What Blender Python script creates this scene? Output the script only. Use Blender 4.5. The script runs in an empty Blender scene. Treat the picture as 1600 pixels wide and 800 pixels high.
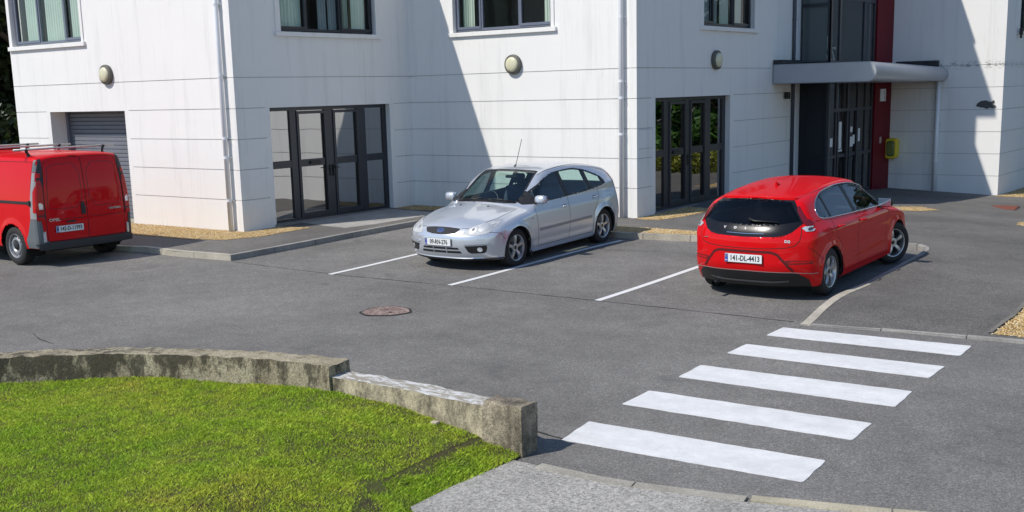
import bpy, bmesh, math, random
import numpy as np
from mathutils import Vector, Matrix
random.seed(7); RNG=np.random.default_rng(7)
S=bpy.context.scene; COL=S.collection
R=math.radians
# ---------------------------------------------------------------- camera
CAMZ=2.8
cam=bpy.data.objects.new('camera',bpy.data.cameras.new('camera')); COL.objects.link(cam); S.camera=cam
cr=Vector((0.80378935,0.59440259,-0.02466262)); cd=Vector((0.09073731,-0.1634607,-0.98236823)); cf=Vector((-0.58795359,0.7873793,-0.18532246))
m=Matrix((cr,-cd,-cf)).transposed().to_4x4(); m.translation=(0,0,CAMZ); cam.matrix_world=m
cam.data.sensor_width=36; cam.data.lens=36*1753.12/1600; cam.data.shift_y=73.88/1600; cam.data.clip_end=600; cam.data.clip_start=.1
# ---------------------------------------------------------------- light
SUN=Vector((.37,.80,-1)).normalized()
el=math.asin(-SUN.z); rot=math.atan2(-SUN.x,-SUN.y)
w=bpy.data.worlds.new('World'); S.world=w; w.use_nodes=True; nt=w.node_tree
sky=nt.nodes.new('ShaderNodeTexSky'); sky.sky_type='NISHITA'; sky.sun_disc=False; sky.sun_elevation=el; sky.sun_rotation=rot%(2*math.pi)
sky.air_density=1.0; sky.dust_density=.1; sky.ozone_density=3.0
bg=nt.nodes['Background']; bg.inputs['Strength'].default_value=.13; nt.links.new(sky.outputs[0],bg.inputs[0])
sl=bpy.data.lights.new('sun','SUN'); sl.energy=4.0; sl.angle=R(.53); sl.color=(1,.935,.85)
so=bpy.data.objects.new('sun',sl); COL.objects.link(so); so.rotation_euler=SUN.to_track_quat('-Z','Y').to_euler()
S.view_settings.view_transform='Standard'; S.view_settings.look='None'; S.view_settings.exposure=.12; S.view_settings.gamma=1; S.view_settings.use_curve_mapping=False
S.render.engine='CYCLES'; S.cycles.max_bounces=8; S.cycles.transparent_max_bounces=12
S.cycles.caustics_reflective=False; S.cycles.caustics_refractive=False
# ---------------------------------------------------------------- terrain height
ANC=[(-45,0,0),(-30,6,0),(-24,10,0),(-18,10,0),(-14,8,0),(-10,8,0),(-5,8,0),(0,8,0),(-4,10,0),(-10,10.5,0),(-4,12.4,.0),(-8,12.4,0.01),(-11,12.5,.015),(-15,12.5,.03),(-17,11.5,.02),(-21,13,.04),(-25,13,.05),(-26,15,.07),(-20,14.7,.075),(-17.3,14.7,.08),
(-10.6,14.3,.065),(-10.7,17,.125),(-12.4,14.3,.065),(-12.4,17,.125),(-13.5,17.5,.12),(-16,18,.12),(-17.5,19.8,.13),(-14,19.8,.12),
(-5.4,14.2,.04),(-5.4,17,.1),(-7.2,14.2,.045),(-7.2,17,.11),(-11.5,20,.1),(-11.5,24,.15),(-11.5,26,.08),(-10.7,28,-.05),(-10.7,32.6,-.3),(-7.66,32.6,-.42),
(-4,15,.02),(-4,18,.0),(-4,22,-.1),(-6,26,-.25),(0,13,0),(0,20,-.1),(2,30,-.45),(-5,36,-.5),(10,40,-.5),
(-60,40,.1),(-60,-20,0),(0,-30,0),(40,-20,0),(50,20,-.2),(40,60,-.5),(-10,70,-.5),(-60,70,0),(-8,5,0),(-4,4,0),(-12,2,0),(5,2,0),(-2,6,0)]
_A=np.array(ANC,float)
def _phi(r): return np.sqrt(r*r+1.5**2)
_M=_phi(np.hypot(_A[:,None,0]-_A[None,:,0],_A[:,None,1]-_A[None,:,1]))
_M=np.block([[_M+np.eye(len(_A))*-0.02,np.ones((len(_A),1))],[np.ones((1,len(_A))),np.zeros((1,1))]])
_W=np.linalg.solve(_M,np.append(_A[:,2],0))
def T(x,y):
    x=np.clip(np.asarray(x,float),-60,50);y=np.clip(np.asarray(y,float),-30,70)
    r=np.hypot(x[...,None]-_A[:,0],y[...,None]-_A[:,1])
    return _phi(r)@_W[:-1]+_W[-1]
def Tz(x,y): return float(T(x,y))
# ---------------------------------------------------------------- object helpers
def tag(o,label=None,cat=None,group=None,kind=None):
    if label:o['label']=label
    if cat:o['category']=cat
    if group:o['group']=group
    if kind:o['kind']=kind
    return o
def mesh(name,v,f,mat,parent=None,smooth=False,mats=None,fm=None):
    me=bpy.data.meshes.new(name); me.from_pydata([tuple(p) for p in v],[],[tuple(int(i) for i in q) for q in f])
    o=bpy.data.objects.new(name,me); COL.objects.link(o)
    for mm in (mats or [mat]): me.materials.append(mm)
    if fm is not None: me.polygons.foreach_set('material_index',np.asarray(fm,dtype=np.int32))
    if smooth is True: me.polygons.foreach_set('use_smooth',np.ones(len(me.polygons),dtype=bool))
    elif smooth:
        me.polygons.foreach_set('use_smooth',np.ones(len(me.polygons),dtype=bool)); me.set_sharp_from_angle(angle=R(smooth))
    me.update(); o.parent=parent
    return o
def empty(name,loc=(0,0,0),rz=0,parent=None):
    o=bpy.data.objects.new(name,None); COL.objects.link(o); o.location=loc; o.rotation_euler=(0,0,rz); o.parent=parent; o.empty_display_size=.3
    return o
class MB:
    def __init__(s): s.v=[];s.f=[];s.m=[];s.mi=0
    def add(s,v,f):
        b=len(s.v); s.v+=[tuple(p) for p in v]; s.f+=[tuple(i+b for i in q) for q in f]; s.m+=[s.mi]*len(f); return s
    def box(s,x0,x1,y0,y1,z0,z1,M=None,bev=0):
        if bev>0:
            bm=bmesh.new(); bmesh.ops.create_cube(bm,size=1,matrix=Matrix.Translation(((x0+x1)/2,(y0+y1)/2,(z0+z1)/2))@Matrix.Diagonal((x1-x0,y1-y0,z1-z0,1)))
            bmesh.ops.bevel(bm,geom=bm.edges[:],offset=bev,segments=2,affect='EDGES',profile=.5)
            v=[p.co.copy() for p in bm.verts]; f=[[p.index for p in q.verts] for q in bm.faces]; bm.free()
        else:
            v=[Vector((x,y,z)) for z in (z0,z1) for y in (y0,y1) for x in (x0,x1)]
            f=[(0,2,3,1),(4,5,7,6),(0,1,5,4),(2,6,7,3),(0,4,6,2),(1,3,7,5)]
        if M is not None: v=[M@Vector(p) for p in v]
        return s.add(v,f)
    def tube(s,pts,r,n=10,cap=True,closed=False):
        pts=[Vector(p) for p in pts]; rs=r if isinstance(r,(list,tuple)) else [r]*len(pts); v=[];f=[]; N=len(pts)
        up=None
        for i,p in enumerate(pts):
            a=pts[(i-1)%N] if (closed or i>0) else p; b=pts[(i+1)%N] if (closed or i<N-1) else p
            t=(b-a).normalized()
            if up is None: up=Vector((0,0,1)) if abs(t.z)<.9 else Vector((1,0,0))
            x=t.cross(up).normalized(); y=x.cross(t).normalized(); up=y
            for k in range(n):
                an=2*math.pi*k/n; v.append(p+(x*math.cos(an)+y*math.sin(an))*rs[i])
        for i in range(N if closed else N-1):
            j=(i+1)%N
            for k in range(n): f.append((i*n+k,i*n+(k+1)%n,j*n+(k+1)%n,j*n+k))
        if cap and not closed: f.append(tuple(range(n-1,-1,-1))); f.append(tuple((N-1)*n+k for k in range(n)))
        return s.add(v,f)
    def lathe(s,prof,n=48,axis='y',M=None,closed=False):
        v=[];f=[]
        for (a,r) in prof:
            for k in range(n):
                t=2*math.pi*k/n
                p={'y':(r*math.cos(t),a,r*math.sin(t)),'z':(r*math.cos(t),r*math.sin(t),a),'x':(a,r*math.cos(t),r*math.sin(t))}[axis]
                v.append(M@Vector(p) if M is not None else p)
        P=len(prof)
        for i in range(P if closed else P-1):
            for k in range(n): j=(i+1)%P; f.append((i*n+k,i*n+(k+1)%n,j*n+(k+1)%n,j*n+k))
        return s.add(v,f)
    def build(s,name,mat,parent=None,smooth=False,mats=None):
        return mesh(name,s.v,s.f,mat,parent,smooth,mats,s.m if mats else None)
def wbox(name,mat,parent,x0,x1,y0,y1,z0,z1,bev=0,smooth=False): return MB().box(x0,x1,y0,y1,z0,z1,bev=bev).build(name,mat,parent,smooth)
# ---------------------------------------------------------------- materials
def newmat(name):
    m=bpy.data.materials.new(name); m.use_nodes=True; return m,m.node_tree,m.node_tree.nodes['Principled BSDF']
def _set(b,**k):
    for a,v in k.items():
        i=b.inputs[a.replace('_',' ')]
        i.default_value=(*v,1) if isinstance(v,tuple) and len(v)==3 else v
def simple(name,col,rough=.5,metal=0,coat=0,var=0,scale=8,bump=0,bscale=60,**k):
    m,nt,b=newmat(name); _set(b,Base_Color=col,Roughness=rough,Metallic=metal,Coat_Weight=coat,**k)
    if coat: b.inputs['Coat Roughness'].default_value=.04
    if var: 
        tc=nt.nodes.new('ShaderNodeTexCoord'); n=nt.nodes.new('ShaderNodeTexNoise'); n.inputs['Scale'].default_value=scale; n.inputs['Detail'].default_value=6
        nt.links.new(tc.outputs['Object'],n.inputs['Vector'])
        mx=nt.nodes.new('ShaderNodeMixRGB'); mx.inputs[1].default_value=(*[c*(1-var) for c in col],1); mx.inputs[2].default_value=(*[min(1,c*(1+var)) for c in col],1)
        nt.links.new(n.outputs[0],mx.inputs[0]); nt.links.new(mx.outputs[0],b.inputs['Base Color'])
    if bump:
        tc=nt.nodes.new('ShaderNodeTexCoord'); n=nt.nodes.new('ShaderNodeTexNoise'); n.inputs['Scale'].default_value=bscale; n.inputs['Detail'].default_value=4
        nt.links.new(tc.outputs['Object'],n.inputs['Vector']); bp=nt.nodes.new('ShaderNodeBump'); bp.inputs['Strength'].default_value=1; bp.inputs['Distance'].default_value=bump
        nt.links.new(n.outputs[0],bp.inputs['Height']); nt.links.new(bp.outputs[0],b.inputs['Normal'])
    return m
class NT:
    def __init__(s,m): s.nt=m.node_tree; s.tc=s.nt.nodes.new('ShaderNodeTexCoord').outputs['Object']
    def n(s,t,**k):
        x=s.nt.nodes.new(t)
        for a,v in k.items(): setattr(x,a,v)
        return x
    def l(s,a,b): s.nt.links.new(a,b)
    def map(s,scale,loc=(0,0,0),vec=None):
        x=s.n('ShaderNodeMapping'); x.inputs['Scale'].default_value=scale; x.inputs['Location'].default_value=loc; s.l(vec or s.tc,x.inputs[0]); return x.outputs[0]
    def noise(s,scale,detail=5,rough=.55,vec=None,dist=0):
        x=s.n('ShaderNodeTexNoise'); x.inputs['Scale'].default_value=scale; x.inputs['Detail'].default_value=detail; x.inputs['Roughness'].default_value=rough; x.inputs['Distortion'].default_value=dist
        s.l(vec or s.tc,x.inputs['Vector']); return x.outputs[0]
    def vor(s,scale,feature='F1',vec=None,out='Distance',rnd=1):
        x=s.n('ShaderNodeTexVoronoi',feature=feature); x.inputs['Scale'].default_value=scale; x.inputs['Randomness'].default_value=rnd; s.l(vec or s.tc,x.inputs['Vector']); return x.outputs[out]
    def ramp(s,f,stops,interp='LINEAR'):
        x=s.n('ShaderNodeValToRGB'); c=x.color_ramp; c.interpolation=interp
        while len(c.elements)<len(stops): c.elements.new(.5)
        for e,(p,col) in zip(c.elements,stops): e.position=p; e.color=(*col,1) if isinstance(col,tuple) else (col,col,col,1)
        s.l(f,x.inputs[0]); return x.outputs[0]
    def mix(s,f,a,b,mode='MIX'):
        x=s.n('ShaderNodeMixRGB',blend_type=mode)
        for i,v in ((0,f),(1,a),(2,b)):
            if isinstance(v,(int,float)): x.inputs[i].default_value=v if i==0 else (v,v,v,1)
            elif isinstance(v,tuple): x.inputs[i].default_value=(*v,1)
            else: s.l(v,x.inputs[i])
        return x.outputs[0]
    def math(s,op,a,b=0,c=0):
        x=s.n('ShaderNodeMath',operation=op)
        for i,v in enumerate((a,b,c)):
            if isinstance(v,(int,float)): x.inputs[i].default_value=v
            else: s.l(v,x.inputs[i])
        return x.outputs[0]
    def bump(s,h,dist,norm=None):
        x=s.n('ShaderNodeBump'); x.inputs['Distance'].default_value=dist; s.l(h,x.inputs['Height'])
        if norm: s.l(norm,x.inputs['Normal'])
        return x.outputs[0]
    def xyz(s): x=s.n('ShaderNodeSeparateXYZ'); s.l(s.tc,x.inputs[0]); return x.outputs
# asphalt
def asphalt(name,base,warm=(1,1,1)):
    m,nt,b=newmat(name); t=NT(m)
    big=t.ramp(t.noise(.35,6,.6),[(.36,.80),(.64,1.17)]); med=t.ramp(t.noise(3,5,.65),[(.3,.88),(.7,1.12)])
    fine=t.ramp(t.noise(75,4,.85),[(.34,.48),(.50,.96),(.70,1.75)]); st=t.ramp(t.vor(60,'F1',out='Color'),[(0,.70),(.6,1.0),(1,1.4)])
    c=t.mix(1,tuple(base*x for x in warm),big,'MULTIPLY'); c=t.mix(1,c,med,'MULTIPLY'); c=t.mix(1,c,fine,'MULTIPLY'); c=t.mix(1,c,st,'MULTIPLY')
    dk=t.ramp(t.noise(.9,3,.5,dist=1.0),[(.64,0.0),(.76,1.0)]); c=t.mix(t.math('MULTIPLY',dk,.38),c,.05); sp_=t.ramp(t.vor(2.2,'F1'),[(.03,1.0),(.075,0.0)]); sg_=t.ramp(t.noise(.8,3),[(.52,0.0),(.6,1.0)]); c=t.mix(t.math('MULTIPLY',t.math('MULTIPLY',sp_,sg_),.6),c,.03); lt=t.ramp(t.vor(5.5,'F1'),[(.02,1.0),(.035,0.0)]); lg=t.ramp(t.noise(1.3,3),[(.60,0.0),(.64,1.0)]); c=t.mix(t.math('MULTIPLY',t.math('MULTIPLY',lt,lg),.5),c,.5)
    t.l(c,b.inputs['Base Color']); b.inputs['Roughness'].default_value=.85; b.inputs['Specular IOR Level'].default_value=.35
    t.l(t.bump(t.noise(110,4,.7),.006),b.inputs['Normal']); return m
M_road=asphalt('asphalt_road',.185,(1,.965,.905)); M_pave=asphalt('asphalt_footway',.150,(1.0,.955,.89))
def concrete(name,col,moss=0,speck=.4,bump=.004):
    m,nt,b=newmat(name); t=NT(m)
    c=t.mix(t.ramp(t.noise(2.5,8,.65),[(.3,0.0),(.7,1.0)]),tuple(x*.75 for x in col),tuple(x*1.2 for x in col))
    c=t.mix(speck,c,t.mix(1,c,t.ramp(t.noise(70,3,.8),[(.35,.35),(.6,1.45)]),'MULTIPLY'))
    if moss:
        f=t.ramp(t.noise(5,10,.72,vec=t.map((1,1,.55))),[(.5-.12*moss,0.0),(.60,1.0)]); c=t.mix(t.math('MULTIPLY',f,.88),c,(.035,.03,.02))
    t.l(c,b.inputs['Base Color']); b.inputs['Roughness'].default_value=.9
    t.l(t.bump(t.noise(45,6,.7),bump),b.inputs['Normal']); return m
M_kerb=concrete('kerb_concrete',(.42,.39,.32)); M_dkerb=concrete('worn_kerb_concrete',(.30,.29,.27))
def lawnwall_mat():
    m,nt,b=newmat('mossy_concrete'); t=NT(m); X,Y,Z=t.xyz()
    c=t.mix(t.ramp(t.noise(3,8,.65),[(.3,0.0),(.7,1.0)]),(.24,.20,.13),(.46,.41,.29))
    c=t.mix(1,c,t.ramp(t.noise(60,4,.8),[(.35,.45),(.6,1.3)]),'MULTIPLY')
    # dark lichen, densest on the old high stretch (x<-7)
    left=t.math('MULTIPLY_ADD',X,-.28,-1.95); 
    left=t.n('ShaderNodeClamp'); mm=t.math('MULTIPLY_ADD',X,-.35,-2.35); t.l(mm,left.inputs[0]); left=left.outputs[0]
    nz=t.n('ShaderNodeNewGeometry'); sp=t.n('ShaderNodeSeparateXYZ'); t.l(nz.outputs['Normal'],sp.inputs[0]); up=t.ramp(sp.outputs[2],[(.4,0.0),(.8,1.0)])
    zf=t.ramp(Z,[(.22,0.0),(.47,1.0)])
    thr=t.math('ADD',t.noise(7,10,.78,vec=t.map((1,1,.5))),t.math('MULTIPLY',left,.10)); thr=t.math('ADD',thr,t.math('MULTIPLY',zf,.10))
    thr=t.math('SUBTRACT',thr,t.math('MULTIPLY',up,.12))
    f=t.ramp(thr,[(.55,0.0),(.66,1.0)]); c=t.mix(t.math('MULTIPLY',f,.85),c,(.035,.03,.02))
    g=t.ramp(t.noise(11,6,.7),[(.55,0.0),(.75,1.0)]); c=t.mix(t.math('MULTIPLY',g,.4),c,(.09,.075,.03))
    t.l(c,b.inputs['Base Color']); b.inputs['Roughness'].default_value=.95; t.l(t.bump(t.noise(35,8,.75),.012),b.inputs['Normal']); return m
M_lawnwall=lawnwall_mat()
def whitetop_mat():
    m,nt,b=newmat('flaking_white_paint'); t=NT(m)
    f=t.ramp(t.noise(9,8,.7,vec=t.map((.6,1.6,1)),dist=.8),[(.47,0.0),(.53,1.0)])
    c=t.mix(f,(.33,.30,.24),t.mix(t.noise(20,5),(.50,.50,.48),(.74,.74,.73)))
    t.l(c,b.inputs['Base Color']); b.inputs['Roughness'].default_value=.85; t.l(t.bump(t.noise(22,8,.75),.012),b.inputs['Normal']); return m
M_whitetop=whitetop_mat()
def path_mat():
    m,nt,b=newmat('exposed_aggregate'); t=NT(m)
    c=t.mix(t.ramp(t.noise(1.5,7,.65),[(.3,0.0),(.7,1.0)]),(.27,.26,.235),(.38,.365,.335))
    c=t.mix(1,c,t.ramp(t.vor(55,out='Color'),[(0,.55),(.5,1.0),(1,1.45)]),'MULTIPLY'); c=t.mix(1,c,t.ramp(t.noise(160,3,.7),[(.35,.6),(.65,1.4)]),'MULTIPLY')
    t.l(c,b.inputs['Base Color']); b.inputs['Roughness'].default_value=.9; t.l(t.bump(t.vor(75),.0025),b.inputs['Normal']); return m
M_path=path_mat()
def plaster_mat():
    m,nt,b=newmat('white_render'); t=NT(m); X,Y,Z=t.xyz()
    base=t.mix(t.noise(1.2,7,.6),(.765,.76,.745),(.815,.81,.79))
    st=t.noise(1,8,.75,vec=t.map((3.2,3.2,.22))); f=t.ramp(st,[(.52,0.0),(.78,1.0)])
    c=t.mix(t.math('MULTIPLY',f,.55),base,(.50,.51,.50))
    st2=t.noise(1,9,.8,vec=t.map((7,7,.35),(3,1,2))); f2=t.ramp(st2,[(.61,0.0),(.74,1.0)])
    # dirt runs below the top groove and near the ground, stronger toward the entrance corner (large y)
    gr=t.ramp(Z,[(0,1.0),(.012,.65),(.05,0.0),(.245,0.0),(.318,1.0),(.322,.25),(.36,0.0),(1,0.0)])
    gn=t.n('ShaderNodeMath',operation='DIVIDE'); t.l(Z,gn.inputs[0]); gn.inputs[1].default_value=10; 
    gr=t.ramp(gn.outputs[0],[(0,1.0),(.035,.8),(.06,.25),(.24,.25),(.318,1.0),(.323,.45),(.39,.45),(.41,1.0),(.415,.4),(.6,.5)])
    yn=t.ramp(t.math('DIVIDE',Y,40),[(.40,.45),(.62,1.0)])
    c=t.mix(t.math('MULTIPLY',t.math('MULTIPLY',f2,gr),t.math('MULTIPLY',yn,.85)),c,(.20,.20,.16))
    mo=t.ramp(t.noise(14,8,.8,vec=t.map((1,1,.5))),[(.60,0.0),(.70,1.0)])
    # moss streak at the end wall of the bay and by the canopy
    ms=t.math('MULTIPLY',mo,t.ramp(t.math('ABSOLUTE',t.math('SUBTRACT',Y,25.35)),[(0,1.0),(.45,0.0)])); ms=t.math('MULTIPLY',ms,t.ramp(t.math('DIVIDE',Z,10),[(.26,0.0),(.31,1.0),(.335,.3),(.38,.0)]))
    c=t.mix(t.math('MULTIPLY',ms,.8),c,(.10,.11,.03))
    ms=t.math('MULTIPLY',t.ramp(t.noise(6,8,.75),[(.5,0.0),(.62,1.0)]),t.ramp(Y,[(0,0.0),(1,0.0)]))
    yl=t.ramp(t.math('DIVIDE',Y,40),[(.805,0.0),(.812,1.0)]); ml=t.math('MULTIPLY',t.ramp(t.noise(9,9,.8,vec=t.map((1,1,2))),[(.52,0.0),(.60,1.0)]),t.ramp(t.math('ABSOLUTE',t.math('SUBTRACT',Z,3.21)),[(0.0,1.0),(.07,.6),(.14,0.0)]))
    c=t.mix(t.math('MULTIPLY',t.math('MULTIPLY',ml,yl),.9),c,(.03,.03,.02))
    t.l(c,b.inputs['Base Color']); b.inputs['Roughness'].default_value=.8
    h=t.math('ADD',t.math('MULTIPLY',t.noise(.9,3),2.5),t.noise(90,4,.7)); t.l(t.bump(h,.003),b.inputs['Normal']); return m
M_plaster=plaster_mat()
M_groove=simple('render_groove',(.46,.46,.46),.9)
M_frame=simple('grey_frame',(.13,.15,.20),.35,coat=.2,var=.15,scale=3); M_pframe=simple('dark_frame',(.022,.026,.036),.35,var=.2,scale=3)
M_dark=simple('dark_interior',(.02,.02,.022),.9); M_room=simple('room_paint',(.30,.29,.27),.9,var=.2,scale=1)
M_floor=simple('room_floor',(.16,.13,.10),.5,var=.3,scale=2)
M_black=simple('black_plastic',(.012,.012,.013),.45); M_rubber=simple('rubber',(.012,.012,.012),.75,bump=.002,bscale=80)
M_redpil=simple('dark_red_panel',(.13,.002,.009),.5,var=.2,scale=1.5,Specular_IOR_Level=.15)
M_pipe=simple('white_pipe',(.76,.78,.81),.35,var=.08,scale=4); M_canopy=simple('canopy_metal',(.40,.42,.45),.35,metal=.25,var=.1,scale=2)
M_lead=simple('lead_flashing',(.03,.032,.036),.8,var=.6,scale=12,bump=.02,bscale=25)
def glass_mat(name,tint=(.8,.86,.84),ior=1.7,rough=0.0):
    m=bpy.data.materials.new(name); m.use_nodes=True; nt=m.node_tree; nt.nodes.clear(); o=nt.nodes.new('ShaderNodeOutputMaterial')
    tr=nt.nodes.new('ShaderNodeBsdfTransparent'); tr.inputs[0].default_value=(*tint,1); g=nt.nodes.new('ShaderNodeBsdfGlossy'); g.inputs['Roughness'].default_value=rough
    n=nt.nodes.new('ShaderNodeTexNoise'); n.inputs['Scale'].default_value=.9; tc=nt.nodes.new('ShaderNodeTexCoord'); nt.links.new(tc.outputs['Object'],n.inputs['Vector'])
    bp=nt.nodes.new('ShaderNodeBump'); bp.inputs['Distance'].default_value=.004; nt.links.new(n.outputs[0],bp.inputs['Height']); nt.links.new(bp.outputs[0],g.inputs['Normal'])
    f=nt.nodes.new('ShaderNodeFresnel'); ge=nt.nodes.new('ShaderNodeNewGeometry'); mi=nt.nodes.new('ShaderNodeMath'); mi.operation='MULTIPLY_ADD'; mi.inputs[1].default_value=1/ior-ior; mi.inputs[2].default_value=ior; nt.links.new(ge.outputs['Backfacing'],mi.inputs[0]); nt.links.new(mi.outputs[0],f.inputs[0]); mx=nt.nodes.new('ShaderNodeMixShader')
    nt.links.new(f.outputs[0],mx.inputs[0]); nt.links.new(tr.outputs[0],mx.inputs[1]); nt.links.new(g.outputs[0],mx.inputs[2]); nt.links.new(mx.outputs[0],o.inputs[0]); return m
M_glass=glass_mat('window_glass',(.86,.92,.90),1.5); M_cglass=glass_mat('car_glass',(.70,.84,.79),1.75); M_priv=glass_mat('dark_car_glass',(.05,.055,.06),1.5); M_doorglass=glass_mat('door_glass',(.40,.46,.46),5.5); M_entglass=glass_mat('entrance_glass',(.35,.4,.4),1.8)
M_curtain=simple('curtain',(.66,.74,.66),.9,var=.12,scale=2)
M_shutter=simple('roller_shutter',(.15,.165,.195),.6,var=.15,scale=3)
M_lampglass=simple('lamp_diffuser',(.62,.60,.42),.35,coat=.3); M_paper=simple('paper',(.75,.77,.78),.7,var=.15,scale=30)
M_yellow=simple('yellow_plastic',(.72,.56,.03),.35,coat=.4); M_green=simple('dark_green_plastic',(.03,.10,.05),.4)
M_paint=simple('white_road_paint',(.72,.73,.72),.6,var=.08,scale=12,bump=.003,bscale=120)
def zebra_mat():
    m,nt,b=newmat('cracked_white_paint'); t=NT(m)
    c=t.mix(t.ramp(t.noise(5,7,.7),[(.3,0.0),(.7,1.0)]),(.62,.63,.63),(.80,.80,.79))
    w=t.n('ShaderNodeMixRGB'); w.inputs[0].default_value=.06; t.l(t.map((1,1,0)),w.inputs[1]); nn=t.n('ShaderNodeTexNoise'); nn.inputs['Scale'].default_value=6; t.l(t.tc,nn.inputs[0]); t.l(nn.outputs[1],w.inputs[2])
    v=t.vor(10,'DISTANCE_TO_EDGE',vec=w.outputs[0]); cr=t.ramp(v,[(0,1.0),(.012,.7),(.024,0.0)]); gate=t.ramp(t.noise(4,4),[(.38,0.0),(.55,1.0)])
    c=t.mix(t.math('MULTIPLY',t.math('MULTIPLY',cr,gate),.14),c,(.30,.30,.30)); 
    c=t.mix(t.math('MULTIPLY',t.ramp(t.noise(70,4,.8),[(.56,0.0),(.70,1.0)]),.45),c,(.35,.35,.35)); c=t.mix(t.math('MULTIPLY',t.ramp(t.noise(1.3,4,.6,vec=t.map((.5,2,1))),[(.45,0.0),(.7,1.0)]),.25),c,(.45,.45,.44))
    t.l(c,b.inputs['Base Color']); b.inputs['Roughness'].default_value=.7; wr=t.ramp(t.noise(34,7,.85),[(.62,0.0),(.68,1.0)]); wg=t.ramp(t.noise(1.7,4,.7),[(.42,0.0),(.62,1.0)]); c=t.mix(t.math('MULTIPLY',t.math('MULTIPLY',wr,wg),.8),c,(.17,.165,.16)); t.l(c,b.inputs['Base Color']); t.l(t.bump(t.math('ADD',t.math('MULTIPLY',cr,-.12),t.noise(110,4,.7)),.004),b.inputs['Normal']); return m
M_zebra=zebra_mat()
def gravel_mat():
    m,nt,b=newmat('golden_gravel'); t=NT(m)
    c=t.ramp(t.vor(45,out='Color'),[(0,(.22,.12,.035)),(.35,(.50,.32,.11)),(.7,(.62,.45,.20)),(1,(.66,.58,.42))])
    c=t.mix(1,c,t.ramp(t.vor(45),[(0,1.2),(.7,.5)]),'MULTIPLY')
    t.l(c,b.inputs['Base Color']); b.inputs['Roughness'].default_value=.85; t.l(t.bump(t.vor(45),-.02),b.inputs['Normal']); return m
M_gravel=gravel_mat()
def pebble_mat():
    m,nt,b=newmat('pebbles'); t=NT(m); a=t.n('ShaderNodeAttribute'); a.attribute_name='rnd'
    c=t.ramp(a.outputs['Fac'],[(0,(.25,.14,.04)),(.3,(.50,.33,.12)),(.7,(.62,.46,.22)),(1,(.66,.60,.46))]); t.l(c,b.inputs['Base Color']); b.inputs['Roughness'].default_value=.8; return m
M_pebble=pebble_mat()
def grass_mat():
    m,nt,b=newmat('grass_blades'); t=NT(m); a=t.n('ShaderNodeAttribute'); a.attribute_name='rnd'
    nz=t.math('ADD',t.noise(.75,5,.6,vec=t.map((1,1,0))),t.math('MULTIPLY',t.noise(4,4,.6,vec=t.map((1,1,0))),.5)); nz=t.math('MULTIPLY',nz,.667)
    c=t.ramp(nz,[(.30,(.21,.37,.035)),(.44,(.37,.53,.045)),(.56,(.50,.60,.065)),(.72,(.66,.58,.10))])
    c=t.mix(1,c,t.ramp(a.outputs['Fac'],[(0,.55),(.6,1.05),(1,1.6)]),'MULTIPLY')
    t.l(c,b.inputs['Base Color']); b.inputs['Roughness'].default_value=.55; b.inputs['Specular IOR Level'].default_value=.3
    tr=t.n('ShaderNodeBsdfTranslucent'); t.l(c,tr.inputs[0]); mx=t.n('ShaderNodeMixShader'); mx.inputs[0].default_value=.45
    out=nt.nodes['Material Output']; t.l(b.outputs[0],mx.inputs[1]); t.l(tr.outputs[0],mx.inputs[2]); t.l(mx.outputs[0],out.inputs[0]); return m
M_grass=grass_mat()
def soil_mat():
    m,nt,b=newmat('turf_soil'); t=NT(m)
    c=t.mix(t.ramp(t.noise(6,6,.7),[(.35,0.0),(.6,1.0)]),(.05,.033,.018),(.075,.085,.018)); t.l(c,b.inputs['Base Color']); b.inputs['Roughness'].default_value=1
    t.l(t.bump(t.noise(30,6,.7),.02),b.inputs['Normal']); return m
M_soil=soil_mat()
def leaf_mat(name,a_,b_):
    m,nt,b=newmat(name); t=NT(m); a=t.n('ShaderNodeAttribute'); a.attribute_name='rnd'; c=t.mix(a.outputs['Fac'],a_,b_)
    t.l(c,b.inputs['Base Color']); b.inputs['Roughness'].default_value=.5
    tr=t.n('ShaderNodeBsdfTranslucent'); t.l(c,tr.inputs[0]); mx=t.n('ShaderNodeMixShader'); mx.inputs[0].default_value=.3
    t.l(b.outputs[0],mx.inputs[1]); t.l(tr.outputs[0],mx.inputs[2]); t.l(mx.outputs[0],nt.nodes['Material Output'].inputs[0]); return m
M_leafd=leaf_mat('dark_leaves',(.010,.022,.006),(.045,.07,.018)); M_leafy=leaf_mat('hedge_leaves',(.10,.14,.015),(.42,.40,.05)); M_leafg=leaf_mat('shrub_leaves',(.03,.09,.015),(.09,.22,.03))
M_bark=simple('bark',(.09,.065,.045),.95,var=.4,scale=8,bump=.03,bscale=14)
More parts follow.
